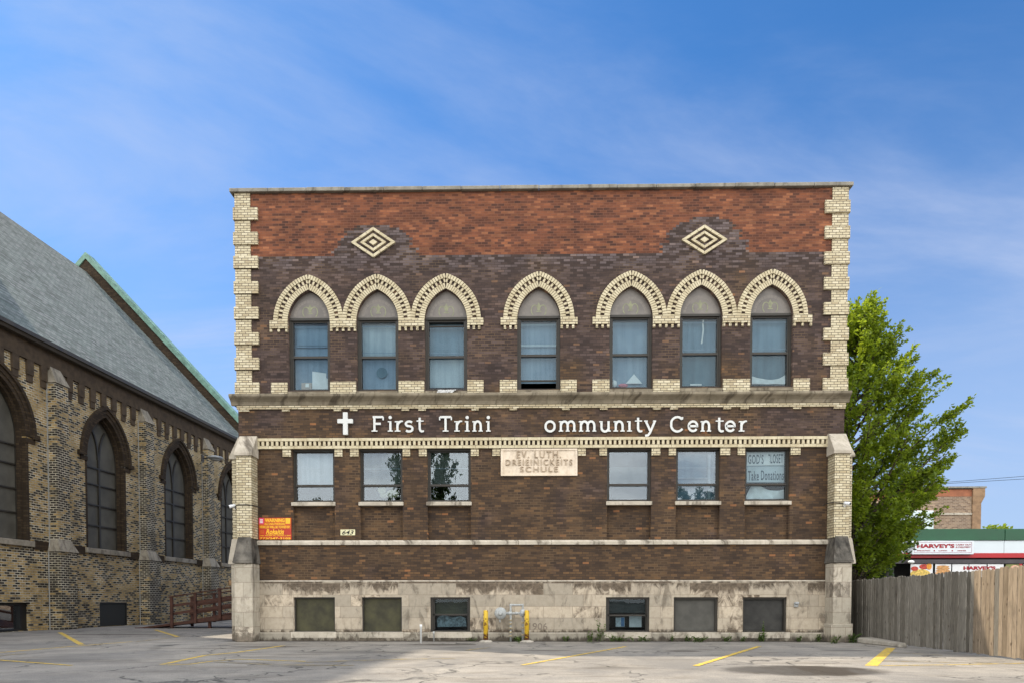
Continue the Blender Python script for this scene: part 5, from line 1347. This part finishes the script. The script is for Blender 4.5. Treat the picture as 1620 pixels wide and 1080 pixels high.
WEEDS = [(746, 1013, .16, 5, 'low weed right of the third basement window', .1), (821, 1016.5, .2, 3, 'small weed between the two yellow bollards', .05), (815, 1012.5, .16, 9, 'low weeds under the gas pipes', .14),
 (896.6, 1013, .22, 4, 'lone weed right of the carved date', .06), (933.6, 1015, .40, 6, 'bushy upright weed left of the fourth basement window', .05), (950, 1013.5, .66, 4, 'tall thin weed just left of the fourth basement window', .06),
 (980, 1014, .22, 14, 'spreading weed patch below the left of the fourth basement window', .22), (1017.5, 1014, .2, 12, 'spreading weed patch below the right of the fourth basement window', .2), (1062, 1013.5, .24, 4, 'small weed left of the fifth basement window', .05),
 (1085, 1013.8, .26, 5, 'upright weed below the fifth basement window', .07), (1106, 1015, .2, 12, 'wide weed patch below the fifth basement window', .2), (1150, 1014, .24, 7, 'weed clump between the fifth and sixth basement windows', .09),
 (1171, 1013.5, .18, 6, 'low weed left of the sixth basement window', .08), (1203, 1013.8, .34, 8, 'leafy weed below the sixth basement window', .08), (1206, 1013.6, .72, 2, 'tallest weed stem in front of the sixth basement window', .04),
 (1262, 1013.8, .22, 5, 'small weed below the outlet box', .05), (1296, 1014.4, .26, 8, 'weed clump at the inner corner of the right buttress', .09), (1321, 1017, .26, 7, 'weed clump at the front of the right buttress', .09), (1349, 1016, .34, 12, 'weed bush between the right buttress and the fence', .12)]
for i, (px, py, h, n_, lab, sp_) in enumerate(WEEDS): weed(px, py, h, n_, lab, 50+i, sp_, .085 if h < .5 else .11)
# dry twigs on the fence
e = thing('dry_shrub', 'bare reddish twigs growing up the boards near the end of the grey fence', 'shrub', gnd(1537, 1031) - Vector((.12, 0, 0)))
b = MB(); rnd = random.Random(9)
for i in range(9):
    h = rnd.uniform(.5, 1.15); dy = rnd.gauss(0, .18); p0 = Vector((0, rnd.gauss(0, .05), 0)); p1_ = p0 + Vector((-.03, dy, h)); b.tube([p0, p0.lerp(p1_, .5) + Vector((-.03, rnd.gauss(0, .03), 0)), p1_], .006, 4, .002, False)
    for k in range(5):
        u = rnd.uniform(.35, .95); q = p0.lerp(p1_, u); b.tube([q, q + Vector((rnd.gauss(-.03, .03), rnd.gauss(0, .1), rnd.uniform(.05, .16)))], .004, 3, .001, False)
b.build('twigs', plain('dry_twig', (.13, .075, .06), .9, .3), e, fix=False)
lf = MB()
for i in range(60): leaf(lf, Vector((rnd.gauss(-.04, .04), rnd.gauss(0, .14), abs(rnd.gauss(.05, .12)))), Vector((rnd.gauss(0, 1), rnd.gauss(0, 1), .4)), Vector((0, 0, 1)), .07, .018)
lf.build('leaves', M_WEED, e, fix=False)

# ------------------------------------------------------------------ restaurant and brick block at the right
RY = 45.0
RA = lambda px, py, Y=RY: at(px, py, Y)
rs = thing('restaurant', 'low restaurant with green roof fascia, white panels and a red stripe behind the fence', 'restaurant', (0, 0, 0))
xl, xr = RA(1352, 900).x, RA(1352, 900).x + 26
zg1, zg0, zw0, zr0 = RA(1540, 836.5).z, RA(1540, 854.6).z, RA(1540, 874.6).z, RA(1540, 882.2).z
M_GREEN = plain('green_fascia', (.018, .085, .040), .45, .15, .6); M_PANEL = plain('pale_panel', (.60, .66, .68), .5, .05, .4); M_RED = plain('red_stripe', (.42, .018, .022), .45, .12, .5)
M_DKWALL = plain('dark_shopfront', (.022, .022, .024), .6, .3)
b = MB(); b.box(xl, xr, RY+.05, RY+14, 0, zg0+.3); b.build('wall', M_DKWALL, rs)
b = MB(); q = RA(1584, 850).x
b.box(xl-.3, q-.012, RY-.35, RY+14.2, zg0, zg1); b.box(q+.012, xr+.3, RY-.35, RY+14.2, zg0, zg1); b.build('fascia', M_GREEN, rs, .02)
b = MB(); b.box(xl-.2, q-.012, RY-.28, RY+.04, zw0, zg0-.004); b.box(q+.012, xr+.2, RY-.28, RY+.04, zw0, zg0-.004); b.build('panel_band', M_PANEL, rs, .01)
b = MB(); b.box(xl-.25, xr+.2, RY-.34, RY+.04, zr0, zw0-.004); 
b.build('red_stripe', M_RED, rs, .02)
b = MB(); xs_ = RA(1352, 880).x; xe = RA(1414, 880).x; b.box(xs_-.3, xe, RY-.345, RY+.03, RA(1400, 889).z, zr0-.004); b.build('red_soffit', plain('brownish_red', (.24, .05, .03), .6, .2), rs)
ax0, ax1 = RA(1416, 885, RY-2.2).x, xr
za0, za1 = RA(1500, 890.5, RY-2.2).z, zr0-.1
b = MB(); b.yz([(RY-.02, za1), (RY-2.2, za0+.25), (RY-2.2, za0), (RY-2.12, za0), (RY-.02, za1-.2)], ax0, ax1); aw = b.build('awning', plain('dull_dark_awning', (.045, .038, .042), .35, .4, 1.5), rs)
b = MB(); b.yz([(RY-.02, za1-.2), (RY-2.1, za0), (RY-2.1, 0), (RY-.02, 0)], ax0-.05, ax0); b.build('awning_side', M_DKWALL, rs)
sx0, sx1 = RA(1441, 865, RY-.5).x, RA(1539, 865, RY-.5).x; sz0, sz1 = RA(1490, 876.2, RY-.5).z, RA(1490, 854.9, RY-.5).z
b = MB(); b.box(sx0, sx1, RY-.62, RY-.285, sz0, sz1); sgn_ = b.build('sign_box', plain('sign_white', (.66, .70, .72), .4, .04), rs, .02)
M_RTXT = plain('sign_dark_red', (.30, .012, .022), .5, .1)
def rtext(b, s, x0, x1, y0, y1, Y, bold=.03):
    p, q = RA(x0, y1, Y), RA(x1, y0, Y); v, f = text_mesh(s, p.x, q.x, p.z, q.z, Y, .01, bold); b.add(v, f)
b = MB(); Y = RY-.622
rtext(b, "HARVEY'S", 1450.5, 1510, 859.4, 866, Y, .05); rtext(b, 'CARRY OUT', 1512, 1536, 859.6, 862, Y, .02); rtext(b, '& DELIVERY', 1512, 1536, 863.4, 865.8, Y, .02)
rtext(b, 'BREAKFAST', 1451, 1472, 869.2, 871, Y, .02); rtext(b, 'LUNCH', 1485, 1498, 869.2, 871, Y, .02); rtext(b, 'DINNER', 1515, 1528.5, 869.2, 871, Y, .02)
for px in (1478, 1506.5):
    p = RA(px, 870.1, Y); b.box(p.x-.04, p.x+.04, Y-.01, Y, p.z-.04, p.z+.04)
b.build('sign_lettering', M_RTXT, sgn_, fix=False)
b = MB(); 
p, q = RA(1446, 873.4, Y), RA(1537.5, 856.4, Y)
for (a_, c_, d_, e_) in [(p.x, q.x, p.z, p.z+.025), (p.x, q.x, q.z-.025, q.z), (p.x, p.x+.025, p.z+.025, q.z-.025), (q.x-.025, q.x, p.z+.025, q.z-.025)]: b.box(a_, c_, Y-.005, Y, d_, e_)
b.build('sign_border', plain('thin_mauve_line', (.40, .22, .28), .5), sgn_)
# window posters
PY = RY-2.12
M_POST = plain('poster_white', (.70, .70, .70), .5, .05)
def pst(x0, x1, m=M_POST):
    p, q = RA(x0, 912, PY), RA(x1, 891.4, PY); b = MB(); b.box(p.x, q.x, PY-.02, PY, p.z, q.z); return b.build('window_poster', m, rs)
p1_ = pst(1440, 1475.5)
def disc(b, px, py, rx, ry, Y): 
    c_ = RA(px, py, Y); b.xz([(c_.x + rx*cos(2*pi*i/20), c_.z + ry*sin(2*pi*i/20)) for i in range(20)], Y-.004, Y)
b = MB(); disc(b, 1456, 907, .62, .30, PY-.022); b.build('food_picture', plain('egg_yellow', (.60, .42, .10), .6, .5, 7), p1_)
b = MB(); disc(b, 1462, 895.5, .30, .16, PY-.028); disc(b, 1447, 898.5, .22, .14, PY-.034); b.build('fruit_picture', plain('fruit_red', (.42, .05, .035), .6, .5, 9), p1_)
b = MB(); disc(b, 1470, 895, .16, .2, PY-.04); b.build('orange_picture', plain('fruit_orange', (.65, .27, .03), .6, .2), p1_)
p2_ = pst(1479, 1504.5); b = MB()
for i, yy in enumerate((905.5, 902, 898.5, 895.6)): disc(b, 1491.8, yy, .50-.04*i, .085, PY-.022-.006*i)
b.build('pancake_picture', plain('pancake_tan', (.52, .27, .10), .6, .4, 6), p2_)
pst(1506, 1532); pst(1533, 1560.5); p5 = pst(1562, 1587.5)
b = MB(); rtext(b, "HARVEY'S", 1524, 1575, 894.6, 900.6, PY-.022, .06); b.build('poster_lettering', M_RTXT, rs, fix=False)
p6 = pst(1590.5, 1617, plain('poster_olive', (.16, .17, .06), .6, .4, 3)); b = MB(); disc(b, 1606, 897, .28, .16, PY-.022); b.build('food_picture', plain('shrimp_pink', (.62, .36, .25), .6, .4, 8), p6)
b = MB(); c_ = RA(1614, 895, PY-.03); b.xz([(c_.x-.1, c_.z+.2), (c_.x+.12, c_.z+.2), (c_.x+.12, c_.z-.25)], PY-.034, PY-.03); b.build('red_corner', M_RED, p6)
pst(1619, 1660)
e = RA(1441.5, 888, RY-2.45); lo_ = thing('soffit_light', 'small white floodlight at the left corner of the dark awning', 'lamp', e)
b = MB(); b.smooth = True; b.ball((0, 0, 0), .16, 1.2, .9, .7); b.build('lamp_head', M_WHITE, lo_); b = MB(); b.tube([(0, .05, 0), (0, .3, .05)], .03, 6); b.build('arm', M_BLACK, lo_)

def mat_tan_brick():
    g = G('tan_common_brick'); x, y, z = g.xyz(g.co()); uv = g.vec(g.math('ADD', x, y), z)
    c, f = g.brick(uv, .42, .17, .02); r = g.xyz(c)[0]
    col = g.ramp(r, [(0, (.15, .095, .065)), (.5, (.26, .175, .115)), (1, (.38, .27, .18))])
    col = g.mix(g.mr(g.noise(sc=.25, detail=6), .4, .7, 0, .5), col, (.15, .11, .085)); return g.fin(g.mix(f, col, (.30, .25, .19)), .9, .2)
M_TANB = mat_tan_brick()
FYB = 80.0; fb = thing('brick_block', 'plain tan brick building with a reddish top band rising beyond the restaurant', 'building', (0, 0, 0))
x0, x1 = at(1463, 800, FYB).x - 4, at(1551, 800, FYB).x; zt = at(1520, 770.5, FYB).z; zb1 = at(1520, 784.5, FYB).z; zb2 = at(1520, 812, FYB).z
b = MB(); b.box(x0, x1-1.0, FYB, FYB+20, 0, zb1); b.build('wall', M_TANB, fb)
b = MB(); b.box(x0, x1-1.0, FYB-.03, FYB+20, zb1+.003, zt-.2); b.build('parapet', plain('reddish_parapet_brick', (.30, .115, .06), .85, .25, 1.2), fb)
b = MB(); b.box(x1-.98, x1, FYB-.15, FYB+20, 0, zb1-.8); b.hexa([(x1-.98, FYB-.15, zb1-.79), (x1, FYB-.15, zb1-.79), (x1, FYB+20, zb1-.79), (x1-.98, FYB+20, zb1-.79), (x1-1.0, FYB-.25, zb1), (x1+.35, FYB-.25, zb1), (x1+.35, FYB+20, zb1), (x1-1.0, FYB+20, zb1)]); b.box(x1-1.0, x1+.35, FYB-.25, FYB+20, zb1+.003, zt-.1); b.build('corner_pier', plain('pier_brick', (.26, .165, .095), .85, .25, 2), fb)
b = MB(); b.box(x0-.2, x1+.5, FYB-.3, FYB+20.2, zt-.095, zt+.1); b.build('coping', M_COPING, fb)
b = MB(); b.box(x0, x1-1.0, FYB-.1, FYB-.002, zb2-.12, zb2+.12); b.build('stone_band', M_TRIM, fb)
b = MB(); p = at(1452, 828, 60); b.box(p.x-3, p.x+.2, 58, 66, 0, p.z+.9); o = b.build('white_shed', M_PANEL, None, .05); tag(o, 'pale painted garage glimpsed through the tree beside the brick block', 'garage')
for k, (ya, yb) in enumerate([((1490, 762.5), (1640, 751)), ((1490, 764.5), (1640, 755.5))]):
    p, q = at(*ya, 62), at(*yb, 62); dv = (q-p).normalized(); a0 = p - dv*44; a1 = q + dv*30; b = MB(); pts = []
    for i in range(25):
        u = i/24; w = a0.lerp(a1, u); w.z -= .0*(1-(2*u-1)**2); pts.append(w)
    b.tube(pts, .02, 5); o = b.build('overhead_wire', M_CABLE); tag(o, ['upper of the two thin wires crossing the sky right of the tree', 'lower of the two thin wires crossing the sky right of the tree'][k], 'wire', 'overhead wires')
